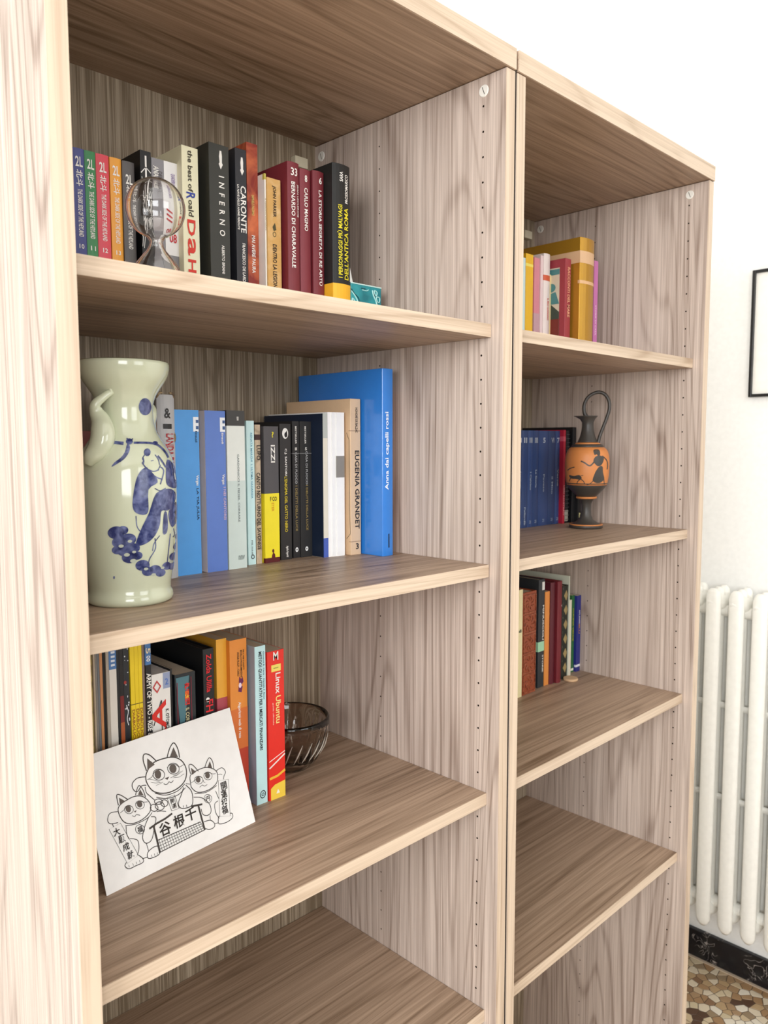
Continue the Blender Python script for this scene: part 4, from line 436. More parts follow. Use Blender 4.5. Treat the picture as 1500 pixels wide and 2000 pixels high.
# ------------------------------------------------------------------ picture on the right wall
pic = thing('framed_picture', (1.9486, .077, 1.802), 'thin black framed white picture hanging on the right wall', 'picture')
fm = mat('0c0b0b', .35)
for nm, q in (('frame_bar', (-.016, 0, -.12, -.112, -.1665, .1665)), ('frame_bar', (-.016, 0, .112, .12, -.1665, .1665)), ('frame_bar', (-.016, 0, -.112, .112, .1585, .1665)), ('frame_bar', (-.016, 0, -.112, .112, -.1665, -.1585))):
    obj(nm, bx(*q), fm, pic, bevel=.001)
obj('mat_board', bx(-.008, -.003, -.112, .112, -.1585, .1585), mat('f6f3ea', .8), pic)
obj('backing', bx(-.003, 0, -.112, .112, -.1585, .1585), mat('d8d0c0', .8), pic)

# ------------------------------------------------------------------ the two bookcases
T, DP, SB, TH = .018, .378, .0206, .0175
SH = [1.66966 - .32 * k for k in range(4)]
ZT = 1.9881
wood_z, wood_x = wood(2), wood(0, 'b79d86', '745d48')
wood_b = wood(2, 'c9b9a1', '7c6c57', 1.8, 'backboard')
edge_x = wood(0, 'd2bda6', 'a48b72', .8, 'edge_band'); edge_z = wood(2, 'd2bda6', 'a88f78', .8, 'edge_band')
dark_hole = mat('1a120c', .9, .1); cap_m = mat('e8e4da', .4)
def disc(bm, c, r, n, seg=12, h=.0006):
    A = [bm.verts.new((c[0], c[1] + r * math.cos(2 * math.pi * i / seg), c[2] + r * math.sin(2 * math.pi * i / seg))) for i in range(seg)]
    B = [bm.verts.new((c[0] + n * h, c[1] + .9 * r * math.cos(2 * math.pi * i / seg), c[2] + .9 * r * math.sin(2 * math.pi * i / seg))) for i in range(seg)]
    bm.faces.new(B)
    for i in range(seg): bm.faces.new((A[i], A[(i + 1) % seg], B[(i + 1) % seg], B[i]))
def bookcase(x0, w, label):
    t = thing('bookcase', (x0, 0, 0), label, 'bookcase', None)
    for side in (0, 1):
        xa = 0 if side == 0 else w - T
        p = obj('side_panel', bx(xa, xa + T, .001, .385, 0, ZT - .0008), wood_z, t, bevel=.0007)
        obj('edge_strip', bx(xa + .0003, xa + T - .0003, 0, .0012, .0, ZT - .0012), edge_z, p)
        xi, n = (xa + T, 1) if side == 0 else (xa, -1)
        bm = bmesh.new()
        for yy in (.037, .231):
            for k in range(59):
                z = 1.95 - .032 * k
                if any(abs(z - (s - TH)) < .02 and z < s + .002 for s in SH): continue
                disc(bm, (xi, yy, z), .0015 if yy < .1 else .0012, n, 8, .00012)
        o = obj('peg_holes', bm, dark_hole, p); o['kind'] = 'stuff'
        for yy in (.0365, .3628):
            bm = bmesh.new(); disc(bm, (xi, yy, 1.969), .0078, n, 20, .0011)
            ca, sa = math.cos(1.2), math.sin(1.2)
            obj('screw_cap', bm, cap_m, p)
            obj('cap_slot', flat_mesh([[(-.0052, -.0005), (.0052, -.0005), (.0052, .0005), (-.0052, .0005)]], lambda a, b_: (xi + n * .00125, yy + a * ca - b_ * sa, 1.969 + a * sa + b_ * ca)), mat('55504a', .6), p)
    p = obj('top_board', bx(0, w, -.001, .385, ZT, ZT + .0265), wood_x, t, bevel=.0009)
    obj('edge_strip', bx(.0004, w - .0004, -.0022, -.0008, ZT + .0004, ZT + .0261), edge_x, p)
    obj('back_panel', bx(T - .004, w - T + .004, DP, .3845, .0, ZT), wood_b, t)
    for z in SH:
        s = obj('shelf', bx(T + .0006, w - T - .0006, SB + .001, DP - .0006, z - TH, z), wood_x, t, bevel=.0006)
        obj('edge_strip', bx(T + .0006, w - T - .0006, SB, SB + .0012, z - TH + .0003, z - .0003), edge_x, s)
    obj('bottom_board', bx(T + .0002, w - T - .0002, .004, DP, .070 - TH, .070), wood_x, t, bevel=.0006)
    obj('plinth', bx(T, w - T, .02, .036, 0, .052), wood_x, t)
    obj('wall_fixing', bx(w - .068, w - .043, DP - .012, DP, 1.944, 1.960), mat('d9cfb4', .5), t, bevel=.001)
    return t
bookcase(0, .600, 'tall pale wood bookcase holding the glazed vase and glass globe, nearest the camera')
far_case = bookcase(.605, .606, 'tall pale wood bookcase with the Greek amphora, standing next to the radiator')
obj('gap_shadow_strip', bx(-.0048, -.0002, .0014, .37, .0, ZT + .02), mat('2e241c', .8), far_case)  # added dark filler that paints the shadow in the gap between the units

# ------------------------------------------------------------------ books
page_mats = {}
def pages(hexc='e8dcc4'):
    if hexc in page_mats: return page_mats[hexc]
    m, nt, b = new_mat('page_edges_' + hexc); N = nt.nodes; L = nt.links
    tc = N.new('ShaderNodeTexCoord'); mp = N.new('ShaderNodeMapping'); mp.inputs['Scale'].default_value = (900, 3, 3)
    n = N.new('ShaderNodeTexNoise'); n.inputs['Scale'].default_value = 2; L.new(tc.outputs['Object'], mp.inputs[0]); L.new(mp.outputs[0], n.inputs['Vector'])
    mx = N.new('ShaderNodeMix'); mx.data_type = 'RGBA'; c = lin(hexc); mx.inputs[6].default_value = tuple(v * .72 for v in c[:3]) + (1,); mx.inputs[7].default_value = c
    L.new(n.outputs[0], mx.inputs[0]); L.new(mx.outputs[2], b.inputs['Base Color']); b.inputs['Roughness'].default_value = .85
    page_mats[hexc] = m; return m
BASE = {'A0': (0, 0), 'A1': (0, 1), 'A2': (0, 2), 'B0': (1, 0), 'B1': (1, 1), 'B2': (1, 2)}
GRP = {'A0': 'books on the top shelf of the near bookcase', 'A1': 'books on the middle shelf of the near bookcase', 'A2': 'books on the lower shelf of the near bookcase',
       'B0': 'books on the top shelf of the far bookcase', 'B1': 'books on the middle shelf of the far bookcase', 'B2': 'books on the lower shelf of the far bookcase'}
def shell(w, dep, z0, z1, rnd, thick, off=0.0, seg=6):
    """U of two boards and a (rounded) spine; local: x centred, y 0 at the spine, z up"""
    def loop(o, r):
        hw = w / 2 + o; pts = [(-hw, dep)]
        for i in range(seg + 1):
            s = -1 + 2 * i / seg
            pts.append((s * hw, -o - r * (1 - s * s)))
        pts.append((hw, dep)); return pts
    A, B = loop(off, rnd), loop(off - thick, rnd)
    bm = bmesh.new(); V = [[bm.verts.new((x, y, z)) for x, y in lp] for lp in (A, B) for z in (z0, z1)]
    n = len(A)
    for i in range(n - 1):
        bm.faces.new((V[0][i], V[0][i + 1], V[1][i + 1], V[1][i])); bm.faces.new((V[2][i + 1], V[2][i], V[3][i], V[3][i + 1]))
        bm.faces.new((V[1][i], V[1][i + 1], V[3][i + 1], V[3][i])); bm.faces.new((V[0][i + 1], V[0][i], V[2][i], V[2][i + 1]))
    for i in (0, n - 1): bm.faces.new((V[0][i], V[1][i], V[3][i], V[2][i]))
    bmesh.ops.recalc_face_normals(bm, faces=bm.faces); return bm
def ell(cx, cz, rx, rz, n=14): return [(cx + rx * math.cos(2 * math.pi * i / n), cz + rz * math.sin(2 * math.pi * i / n)) for i in range(n)]
def rect(x0, x1, z0, z1): return [(x0, z0), (x1, z0), (x1, z1), (x0, z1)]
def emblems(kind, w, H, ez=None):
    """lists of (part name, colour, side?, polygons) in spine millimetre-like metres; side art uses (depth from spine, z)"""
    hw = w / 2; out = []
    if kind == 'angel':
        c = w * .08; z = ez or H * .9
        out.append(('angel_emblem', 'f4f0e8', 0, [[(c - .0012, z + .010), (c + .0012, z + .010), (c + .002, z + .004), (c + .0018, z - .004), (c + .003, z - .006), (c, z - .012), (c - .0028, z - .006), (c - .0016, z - .004), (c - .0022, z + .003)]]))
    elif kind == 'crest':
        z = ez or H * .54
        out.append(('crest_emblem', '4a4424', 0, ribbon(ell(0, z - .006, .0024, .003), .0008, True) + [[(-.001, z - .002), (.003, z), (.0022, z + .004), (.001, z + .009), (-.001, z + .006), (-.003, z + .003), (-.002, z)]]))
    elif kind == 'E':
        z = H * .915; x1 = hw - .0005; s = .0075
        out.append(('logo_square', 'f4f6f8', 0, [rect(x1 - s, x1, z - .009, z + .009)]))
        out.append(('logo_letter', '3a5a8c', 0, [rect(x1 - .0038, x1 - .0002, z + .0016, z + .0055), rect(x1 - .0038, x1 - .0002, z - .0062, z - .002)]))
    elif kind in ('ring', 'dotring', 'atring'):
        z = H * (.06 if kind != 'ring' else .055); r = {'ring': .0022, 'dotring': .0027, 'atring': .0042}[kind]; c = 'f2f2f0' if kind == 'dotring' else '1c2024'
        out.append(('publisher_mark', c, 0, [ell(0, z, r, r * 1.25)] if kind == 'dotring' else ribbon(ell(.001, z, r, r * 1.2, 16), .0011, True)))
        if kind == 'dotring': out.append(('mark_centre', '2a2a2a', 0, [ell(0, z, r * .35, r * .5)]))
        if kind == 'atring': out.append(('mark_letter', '1c2024', 0, ribbon(ell(.001, z, .0018, .002, 12), .0009, True)))
    elif kind == 'chef':
        out.append(('chef_silhouette', '5a1418', 0, [ell(.001, H * .085, .0018, .0026), [(-.002, 0.006), (.0045, .006), (.004, H * .06), (.001, H * .075), (-.001, H * .055)]]))
    elif kind == 'catmoon':
        z = H * .93; out.append(('moon_disc', 'f2f0ea', 0, [ell(0, z, .0052, .0075, 20)])); out.append(('cat_shape', '1c1a1a', 0, [ell(.001, z - .002, .0026, .0036), [(0, z), (.003, z + .0045), (.0032, z)]]))
    elif kind == 'bluebar': out.append(('publisher_bar', '141c28', 0, [rect(.0, .0022, H * .045, H * .12)]))
    elif kind == 'lblA':
        for k in range(4): out.append(('label_line', 'dfe8f2', 0, [rect(-hw * .5, hw * .6, .229 + .005 * k, .2315 + .005 * k)]))
    elif kind == 'specks':
        rr = random.Random(4); out.append(('white_specks', 'dfe2e6', 0, [ell(rr.uniform(-hw * .8, hw * .8), rr.uniform(.1, .97) * H, rr.uniform(.0003, .001), rr.uniform(.0004, .0016), 7) for _ in range(40)] + ribbon(smooth_path([(-.001, H * .66), (.001, H * .63), (-.0005, H * .60), (.001, H * .57)], 4), .0009)))
        out.append(('red_mark', 'a03028', 0, [ell(-hw * .5, H * .76, .0018, .0022, 9)]))
    elif kind == 'aktab':
        out.append(('corner_label', '98a4c2', 0, [rect(hw * .22, hw * .98, H * .905, H * .998)]))
        out.append(('letter_outline', '1a1414', 0, ribbon([(-hw * .02, H * .84), (-hw * .9, H * .70)], .0012) + ribbon([(-hw * .0, H * .84), (-hw * .0, H * .2)], .0012)))  # printed black outline strokes of the red title
    elif kind == 'tealart':
        out.append(('painted_patch', '4f7a84', 0, [[(-hw * .9, H * .98), (hw * .4, H * .98), (hw * .2, H * .85), (-hw * .3, H * .6), (-hw * .5, H * .62)]]))
        out.append(('red_line', '7c2434', 0, [rect(-hw * .82, -hw * .74, .0, H * .95), rect(hw * .55, hw * .62, 0, H * .97)]))
        out.append(('yellow_glyph', 'e8c030', 0, [rect(-hw * .05, hw * .32, H * .835, H * .885)]))
    elif kind == 'butterfly':
        z = .1700; out.append(('butterfly_wing', '6a1c50', 0, [[(.0, z), (.001, z + .008), (.004, z + .004), (.006, z + .007), (.0075, z), (.005, z - .003)], [(0.0, z - .004), (-.001, z - .012), (.004, z - .014), (.006, z - .006)]]))
        out.append(('butterfly_body', 'f0d8e8', 0, [ell(.002, z - .004, .0022, .0035)]))
    elif kind == 'ubuntu':
        out.append(('yellow_emblem', 'f4cf4a', 0, [[(-hw * .8, 0), (hw * .98, 0), (hw * .98, H * .11), (-hw * .3, H * .10), (-hw * .8, H * .08)]]))
        out.append(('white_triangle', 'f6f2e0', 0, [[(-.002, H * .035), (.004, H * .035), (.001, H * .065)]]))
        out.append(('title_badge', 'f2dc6a', 0, [rect(-hw * .55, hw * .6, H * .862, H * .908)]))
        out.append(('white_stripes', 'f6e8e0', 0, ribbon([(-hw * .95, H * .265), (hw * .97, H * .31)], .0012) + ribbon([(-hw * .95, H * .22), (hw * .97, H * .29)], .0022)))
        out.append(('yellow_stripe', 'f0b83a', 0, ribbon([(-hw * .95, H * .15), (0, H * .155), (hw * .97, H * .18)], .0036)))
    elif kind == 'picture':
        out.append(('cover_picture', 'd9cfb8', 1, [rect(.012, .12, .012, .1653)]))
        out.append(('painted_dark', '3c4a40', 1, [[(.012, .085), (.03, .10), (.05, .095), (.12, .08), (.12, .03), (.012, .03)]]))
        out.append(('painted_teal', '4f8a8c', 1, [rect(.012, .12, .153, .163), ell(.03, .13, .010, .008), [(.012, .10), (.05, .10), (.03, .12), (.02, .122)]]))
        out.append(('painted_red', '7a2a20', 1, [rect(.012, .12, .012, .0725)]))
    elif kind == 'whitetag': out.append(('paper_tag', 'e8e8e2', 0, [rect(.0005, hw * .9, H * .90, H * .975)]))
    elif kind == 'diamonds':
        D = []; Ln = []
        for k in range(6):
            z = H * (.12 + .155 * k); D.append([(0, z - .011), (w * .34, z), (0, z + .011), (-w * .34, z)]); Ln += [rect(-hw * .9, hw * .9, z + .0128, z + .0136), rect(-hw * .9, hw * .9, z + .0152, z + .016)]
        out.append(('gold_diamonds', 'a08c5c', 0, D)); out.append(('gold_rules', '8c8468', 0, Ln))
    elif kind == 'deco':
        out.append(('cover_line', '2a2422', 1, ribbon([(.0085, H * .785), (.003, H * .74), (.0028, H * .30), (.001, H * .14), (.009, H * .105)], .0007)))
    elif kind == 'star':
        S_ = []; cz = H * .60
        for k in range(26):
            a = 2 * math.pi * k / 26; r1 = .004 + (k % 3) * .001; r2 = .020 + (k * 7 % 5) * .006
            S_ += ribbon([(max(-hw, min(hw, r1 * math.cos(a))), cz + r1 * math.sin(a)), (max(-hw * .95, min(hw * .95, r2 * math.cos(a))), cz + r2 * math.sin(a))], .0007)
        S_ += ribbon([(-hw * .9, H * .86), (0, H * .90), (hw * .9, H * .87)], .0012) + ribbon([(0, H * .70), (0, H * .97)], .0022) + ribbon([(-hw * .9, H * .70), (hw * .2, H * .76), (hw * .9, H * .70)], .0012)
        out.append(('starburst_drawing', 'ece8e2', 0, S_))
        out.append(('red_mark', 'c02828', 0, [rect(-hw * .7, hw * .3, H * .26, H * .29)]))
    return out
shelf_idx = {}
for n_, B in enumerate(BOOKS):
    s = B['s']; k = BASE[s][1]; x0, x1 = B['x']; w = x1 - x0; H, dep, y0 = B['H'], min(B['d'], .3772 - B['y']), B['y']
    kind = B['k']; rnd = B.get('rnd', 0)
    nm = {'paper': 'paperback_book', 'hard': 'hardback_book', 'mag': 'booklet'}[kind]
    t = thing(nm, ((x0 + x1) / 2, y0, SH[k] + .0001), B['l'], 'booklet' if kind == 'mag' else 'book', GRP[s])
    rough = {'paper': .42, 'hard': .5, 'mag': .45}[kind]
    if B.get('gloss') == 1: cm = mat(B['c'], .22, .5, 0, .3)
    elif B.get('gloss') == 2: cm = mat(B['c'], .3, .5, .55, .2)
    elif B.get('marble') == 1: cm = marbled('8c2c22', 'e07848', 28)
    elif B.get('marble') == 2: cm = marbled(B['c'], 'e4c08a' if B['c'] == 'd3a35c' else '6a5a48', 60, (.45, .8))
    else: cm = mat(B['c'], rough)
    th = min({'paper': .0005, 'hard': .0018, 'mag': .0003}[kind], w * .2)
    mg = .0025 if kind == 'hard' else .0002
    if B.get('old'): mg = .004
    cov = obj('cover', shell(w, dep, 0, H, rnd, th), cm, t, bevel=.0004 if kind == 'hard' else 0, segs=1)
    pm = 'f3efe6' if B['c'] in ('f6f4f2', 'f1f0ee', 'f4f3f1', 'efece6') else ('1c1c1e' if B.get('bx') else 'e4d8c0')
    pgs = obj('page_block', bx(-w / 2 + th, w / 2 - th, th + .0001 - min(rnd, .001) * 0, dep - (.004 if kind == 'hard' else .0006), mg, H - mg), pages(pm), t)
    if B.get('side'):
        obj('front_cover', bx(-w / 2 - .0002, -w / 2 + .0001, .0006, dep - .0005, .0002, H - .0002), mat(B['side'], .45), t)
    def sf(px, pz, o=.0003, w=w, rnd=rnd): return (px, -o - rnd * (1 - (2 * px / w) ** 2), pz)
    def lf(py, pz, w=w): return (-w / 2 - .0003, py, pz)
    for i, (a, b_, c_) in enumerate(B.get('b', ())):
        a = max(0, a)
        bw = dep if kind != 'mag' and (b_ - a) > .05 and not B.get('side') else .004
        obj('spine_band', shell(w, bw, a * H + .00005, b_ * H + (.00005 if b_ < 1 else .0001), rnd, .00012, .00013 + .00004 * i), mat(c_, rough), t)
    if B.get('star'): pass
    for ie_, (nm2, c_, side, polys) in enumerate(emblems('star' if B.get('star') else B.get('emb'), w, H, B.get('ez'))):
        fn = (lambda a, b_: (-w / 2 - .0003 - .0002 * ie_, a, b_)) if side else (lambda a, b_: sf(a, b_, .00036 + .00008 * ie_))
        obj(nm2, flat_mesh(polys, fn), mat(c_, .5), t)
    for (txt, zf, Lh, ch, c_, dr, xf) in B.get('t', ()):
        xc = (xf - .5) * w; zc = zf * H; ch = min(ch, w * .86)
        if dr == 'vert': txt = '\n'.join(txt)
        if dr == 'down': fn = lambda a, b_: sf(xc + b_, zc - a, .0007)
        elif dr == 'up': fn = lambda a, b_: sf(xc - b_, zc + a, .0007)
        else: fn = lambda a, b_: sf(xc + a, zc + b_, .0007)
        if dr == 'flat': obj('lettering', text_mesh(txt, min(Lh, w * .8) * (.8 if len(txt) > 1 else .7), ch, fn), mat(c_, .5), t)
        elif dr == 'vert': obj('lettering', text_mesh(txt, ch, Lh, fn), mat(c_, .5), t)
        else: obj('lettering', text_mesh(txt, Lh, ch, fn), mat(c_, .5), t)
    if B.get('old'):
        obj('front_board', bx(-w / 2 - .0012, -w / 2 + .0003, .004, dep, -.0 , H + .0015), marbled('3a3128', '7a6a54', 90), t)
        obj('back_board', bx(w / 2 - .0003, w / 2 + .0012, .004, dep, 0, H + .0015), marbled('3a3128', '7a6a54', 90), t)
        for sx in (-1, 1):
            for P_, R_2 in (([(sx * w * .45, .001, H - .004), (sx * w * .40, -.001, H + .001), (sx * w * .2, -.001, H + .0022)], [.0016, .0018, .001]),
                            ([(sx * w * .46, .0008, H * .80), (sx * w * .47, -.0006, H * .77), (sx * w * .46, .001, H * .74)], [.001, .0016, .001])):
                obj('torn_leather', tube(bmesh.new(), P_, R_2, 7), marbled('5a4632', 'b8a078', 120), t, smooth=True)
    if B.get('emb') == 'wire':
        bm = bmesh.new()
        for q in range(22):
            z = .008 + q * (H - .016) / 21; tube(bm, [(-w * .3, .003, z), (-w * .45, -.002, z), (0, -.0035, z), (w * .45, -.002, z), (w * .3, .003, z)], [.0004] * 5, 5)
        obj('wire_binding', bm, mat('9a9a9e', .3, .5, .8), t)
    if B.get('emb') == 'leather':
        for q in range(5):
            za, zb = H * (.015 + .195 * q), H * (.015 + .195 * (q + 1)) - .003; hw = w / 2 - .002; bm = bmesh.new()
            box(bm, -hw, hw, -.0014, .0002, za, za + .002); box(bm, -hw, hw, -.0014, .0002, zb - .002, zb); box(bm, -hw, -hw + .002, -.0014, .0002, za + .002, zb - .002); box(bm, hw - .002, hw, -.0014, .0002, za + .002, zb - .002)
            zc = (za + zb) / 2; r_ = .011 + .002 * (q % 2)
            for k2 in range(8):
                a = k2 * math.pi / 4 + (q % 2) * .39
                tube(bm, [(r_ * .45 * math.cos(a), -.0004, zc + r_ * .45 * math.sin(a)), (r_ * math.cos(a + .25), -.0009, zc + r_ * math.sin(a + .25)), (r_ * 1.25 * math.cos(a + .6), -.0004, zc + r_ * 1.25 * math.sin(a + .6))], [.0007, .0012, .0005], 6)
            bmesh.ops.recalc_face_normals(bm, faces=bm.faces); obj('embossed_panel', bm, marbled('7e3820', 'b06a48', 200), t)

# ------------------------------------------------------------------ glazed vase with the blue figure
glaze = mat('c9cdb2', .12, .5, 0, .5, bump=.03, scale=25)
cob = marbled('252e60', '747ca6', 110, (.38, .72), .15)
VC = Vector((.1245, .1395, SH[1] + .0001))
vase = thing('vase', VC, 'tall celadon vase painted with a blue robed figure', 'vase')
VP = [(0, 1), (34, 0), (41, 0), (43.5, 2.5), (44, 6), (43, 10), (41.3, 13), (41.8, 19), (44.5, 34), (47.5, 58), (49.3, 86), (50, 110), (49.8, 125), (48.5, 138), (46, 149), (41.5, 159), (36, 167), (31.5, 175), (28.6, 186), (27.8, 197), (28.2, 203), (29.2, 207.5), (31.3, 213), (35, 219), (39.8, 226), (43.4, 232.5), (45.1, 239), (45.5, 243.5), (45, 246), (43.5, 247), (43, 243), (40.5, 232), (35, 223), (28, 214), (26, 209), (24.5, 195), (27, 178), (36, 160), (43, 145), (45, 110), (43, 60), (38, 12), (0, 8)]
obj('body', lathe([(r / 1000, z / 1000) for r, z in VP], 96), glaze, vase, smooth=True)
rg = Vector((.892, -.451, 0)); nn = Vector((-.451, -.892, 0))
outer = VP[2:29]
def vr(z):
    for (r0, z0), (r1, z1) in zip(outer, outer[1:]):
        if z0 <= z <= z1 and z1 > z0: return r0 + (r1 - r0) * (z - z0) / (z1 - z0)
    return 44
def onvase(s, z):
    r = vr(z) + .35; s = max(-r * .999, min(r * .999, s)); q = rg * s + nn * math.sqrt(max(0, r * r - s * s))
    return (q.x / 1000, q.y / 1000, z / 1000)
for colr, nm2, mm in (('b', 'blue_painting', cob), ('p', 'pale_swirl_centre', mat('b9bfae', .15, .5, 0, .4))):  # pale part is pattern: lighter centres painted in the cloud swirls
    polys = []
    for c_, k_, w_, P in VASE:
        if c_ != colr: continue
        if k_ == 'f': polys.append(smooth_path(P, 3, True))
        else: polys += ribbon(smooth_path(P, 5), w_)
    off_fn = onvase if colr == 'b' else (lambda s, z: tuple(Vector(onvase(s, z)) + nn * .00025))
    hi = [p for p in polys if sum(q[1] for q in p) / len(p) > 196]; lo = [p for p in polys if p not in hi]
    for part_name, pp in ((nm2 + '_spot', hi), (nm2, lo)):
        if pp:
            o = obj(part_name, flat_mesh(pp, off_fn, 4), mm, vase, smooth=True)
            if len(pp) > 2: o['kind'] = 'stuff'
for sgn in (1, -1):
    hd = (rg * -.60 + nn * .80) * sgn; sd = Vector((-hd.y, hd.x, 0)); bm = bmesh.new()
    path = [(26, 215, 2.8, 7), (31, 214, 3.4, 7), (37, 209, 4, 3), (42, 202, 5, -2), (40, 195, 7, -3), (38, 187, 9.5, 0), (39, 178, 11.5, 3), (41, 168, 12, 4), (44, 158, 11, 1), (48, 150, 8.6, -4), (49.5, 143, 4, -7)]
    tube(bm, [tuple((hd * r + sd * q) / 1000 + Vector((0, 0, z / 1000))) for r, z, _, q in path], [a / 1000 for _, _, a, _ in path], 16, .95)
    tube(bm, [tuple((hd * r + sd * q) / 1000 + Vector((0, 0, z / 1000))) for r, z, q in ((26, 216, 4), (30, 218, 7), (33, 214, 9))], [.0028, .0032, .001], 10)
    bmesh.ops.recalc_face_normals(bm, faces=bm.faces)
    obj('handle', bm, glaze, vase, smooth=True)

# ------------------------------------------------------------------ Greek amphora
GC = Vector((1.083, .173, SH[1] + .0001))
amp = thing('amphora', GC, 'small black and orange Greek style oinochoe jug with tall loop handle', 'vase')
blk = mat('413c37', .4, .4); org = mat('cf8348', .45, .4, bump=.05, scale=80)
def gl(name, P, m, seg=64): return obj(name, lathe([(r / 1000, z / 1000) for r, z in P], seg), m, amp, smooth=True)
gl('foot', [(0, 0), (29.5, 0), (31.5, 1.5), (31.8, 5.5), (30.8, 7), (28, 8), (20, 11.5), (13, 17), (10, 25), (9, 36), (9.6, 46), (12, 53), (17, 57.5), (18.5, 58.5), (0, 58.5)], blk)
gl('foot_ring', [(30.6, 6.4), (31.6, 6.0), (31.5, 8), (29.5, 8.4), (29, 7.6), (30.6, 6.4)], org)
gl('stem_ring', [(15, 56.8), (19, 57), (19.8, 59), (19.2, 60.8), (15, 61), (15, 56.8)], org)
gl('lower_belly', [(0, 60.5), (17, 60.5), (19, 62.5), (25, 68), (32, 75.5), (36.5, 82), (37.3, 84), (0, 84)], blk)
BEL = [(37.2, 83.5), (38.6, 88), (40.6, 100), (41.6, 115), (41.6, 128), (40.5, 140), (37.6, 149), (33.5, 154), (28, 157)]
gl('painted_belly', [(0, 83.6)] + BEL + [(0, 157)], org)
gl('belly_line', [(37.5, 86), (38.2, 86), (38.6, 87.6), (37.8, 87.6), (37.5, 86)], blk)
gl('shoulder_band', [(28.5, 155), (30.5, 155.6), (28.5, 160), (24, 161.5), (22, 160), (28.5, 155)], blk)
gl('shoulder_ring', [(22, 160), (24.2, 161.4), (22, 164.2), (18, 165), (18, 160), (22, 160)], org)
NB = [(0, 163), (19, 164.5), (18.2, 167), (14.5, 176), (12, 186), (10.8, 196), (11, 203), (13.5, 209), (17, 213.5), (18.5, 215), (16.5, 215.4), (11.5, 211), (8, 203), (7.5, 190), (0, 188)]
ri = Vector((.711, -.703, 0)); camn = Vector((-.853, -.52, 0)); rp_ = Vector((.52, -.853, 0))
bm = lathe([(r / 1000, z / 1000) for r, z in NB], 64)
for v in bm.verts:      # pull the pouring lip out to one side
    if v.co.z > .206:
        d = v.co.x * -rp_.x + v.co.y * -rp_.y
        if d > 0:
            f_ = (d / .0185) ** 2 * (v.co.z - .206) / .009; v.co.x += -rp_.x * .009 * f_; v.co.y += -rp_.y * .009 * f_; side = v.co.x * camn.x + v.co.y * camn.y
            v.co.x -= camn.x * side * .45 * f_; v.co.y -= camn.y * side * .45 * f_
obj('neck', bm, blk, amp, smooth=True)
bm = bmesh.new(); hp = [(-3, 214), (-7, 222), (-7.5, 236), (-2, 249), (8, 257), (20, 260), (31, 255), (38, 243), (39, 228), (35, 212), (29, 195), (23, 178), (20, 166), (17, 160)]
tube(bm, [tuple(rp_ * (s / 1000) + Vector((0, 0, z / 1000))) for s, z in hp], [.0042, .0036] + [.0033] * 10 + [.0036, .004], 14)
obj('handle', bm, blk, amp, smooth=True)
def gr(z):
    for (r0, z0), (r1, z1) in zip(BEL, BEL[1:]):
        if z0 <= z <= z1: return r0 + (r1 - r0) * (z - z0) / (z1 - z0)
    return 37
def onamp(s, z):
    z = max(84, min(156.5, z)); r = gr(z) + .2; s = max(-r * .999, min(r * .999, s)); q = rp_ * s + camn * math.sqrt(max(0, r * r - s * s))
    return (q.x / 1000, q.y / 1000, z / 1000)
polys = []
for k_, w_, P in GREEK:
    if k_ == 'f': polys.append(smooth_path(P, 3, True))
    else: polys += ribbon(smooth_path(P, 4), w_ )
obj('black_figures', flat_mesh(polys, onamp, 4), blk, amp, smooth=True)
polys = [rect(-24 + 4 * i, -22.4 + 4 * i, 0, 3.4) for i in range(13)]
def onband(s, z):
    r = 29.9 - z * .42; s = max(-r, min(r, s)); q = rp_ * s + camn * math.sqrt(max(0, r * r - s * s)); return (q.x / 1000, q.y / 1000, (156 + z) / 1000)
obj('tongue_pattern', flat_mesh(polys, onband, 0), org, amp)

# ------------------------------------------------------------------ clear glass globe on a flared neck
gg = glass('ffffff')
globe = thing('glass_globe', (.1385, .091, SH[0] + .0001), 'clear glass globe on a flared neck standing before the manga volumes', 'ornament')
R0 = 28.6; zc = 72.5
P = [(0, .3), (24, 0), (25.4, 1), (25.3, 3), (24.2, 9), (22, 15), (18.5, 21), (14, 26.5), (9.8, 31.5), (7.2, 36), (6.2, 40.5)]
a0 = math.asin(6.2 / R0)
P += [(R0 * math.sin(math.pi - a), zc + R0 * math.cos(math.pi - a)) for a in [a0 + (math.pi - a0) * i / 30 for i in range(1, 30)]] + [(0, zc + R0)]
bm = lathe([(r / 1000, z / 1000) for r, z in P], 72)
R1 = R0 - .9
Q = [(0, 1.3), (23.6, 1.2), (24.2, 3), (23.2, 9), (21, 14.8), (17.5, 20.6), (13, 26), (8.8, 31), (6.2, 36), (5.2, 41)]
a1 = math.asin(5.2 / R1); Q += [(R1 * math.sin(math.pi - a), zc + R1 * math.cos(math.pi - a)) for a in [a1 + (math.pi - a1) * i / 30 for i in range(1, 30)]] + [(0, zc + R1)]
b2 = lathe([(r / 1000, z / 1000) for r, z in Q], 72); bmesh.ops.reverse_faces(b2, faces=b2.faces)
me2 = bpy.data.meshes.new('x'); b2.to_mesh(me2); bm.from_mesh(me2); bpy.data.meshes.remove(me2); b2.free()
obj('globe', bm, gg, globe, smooth=True)

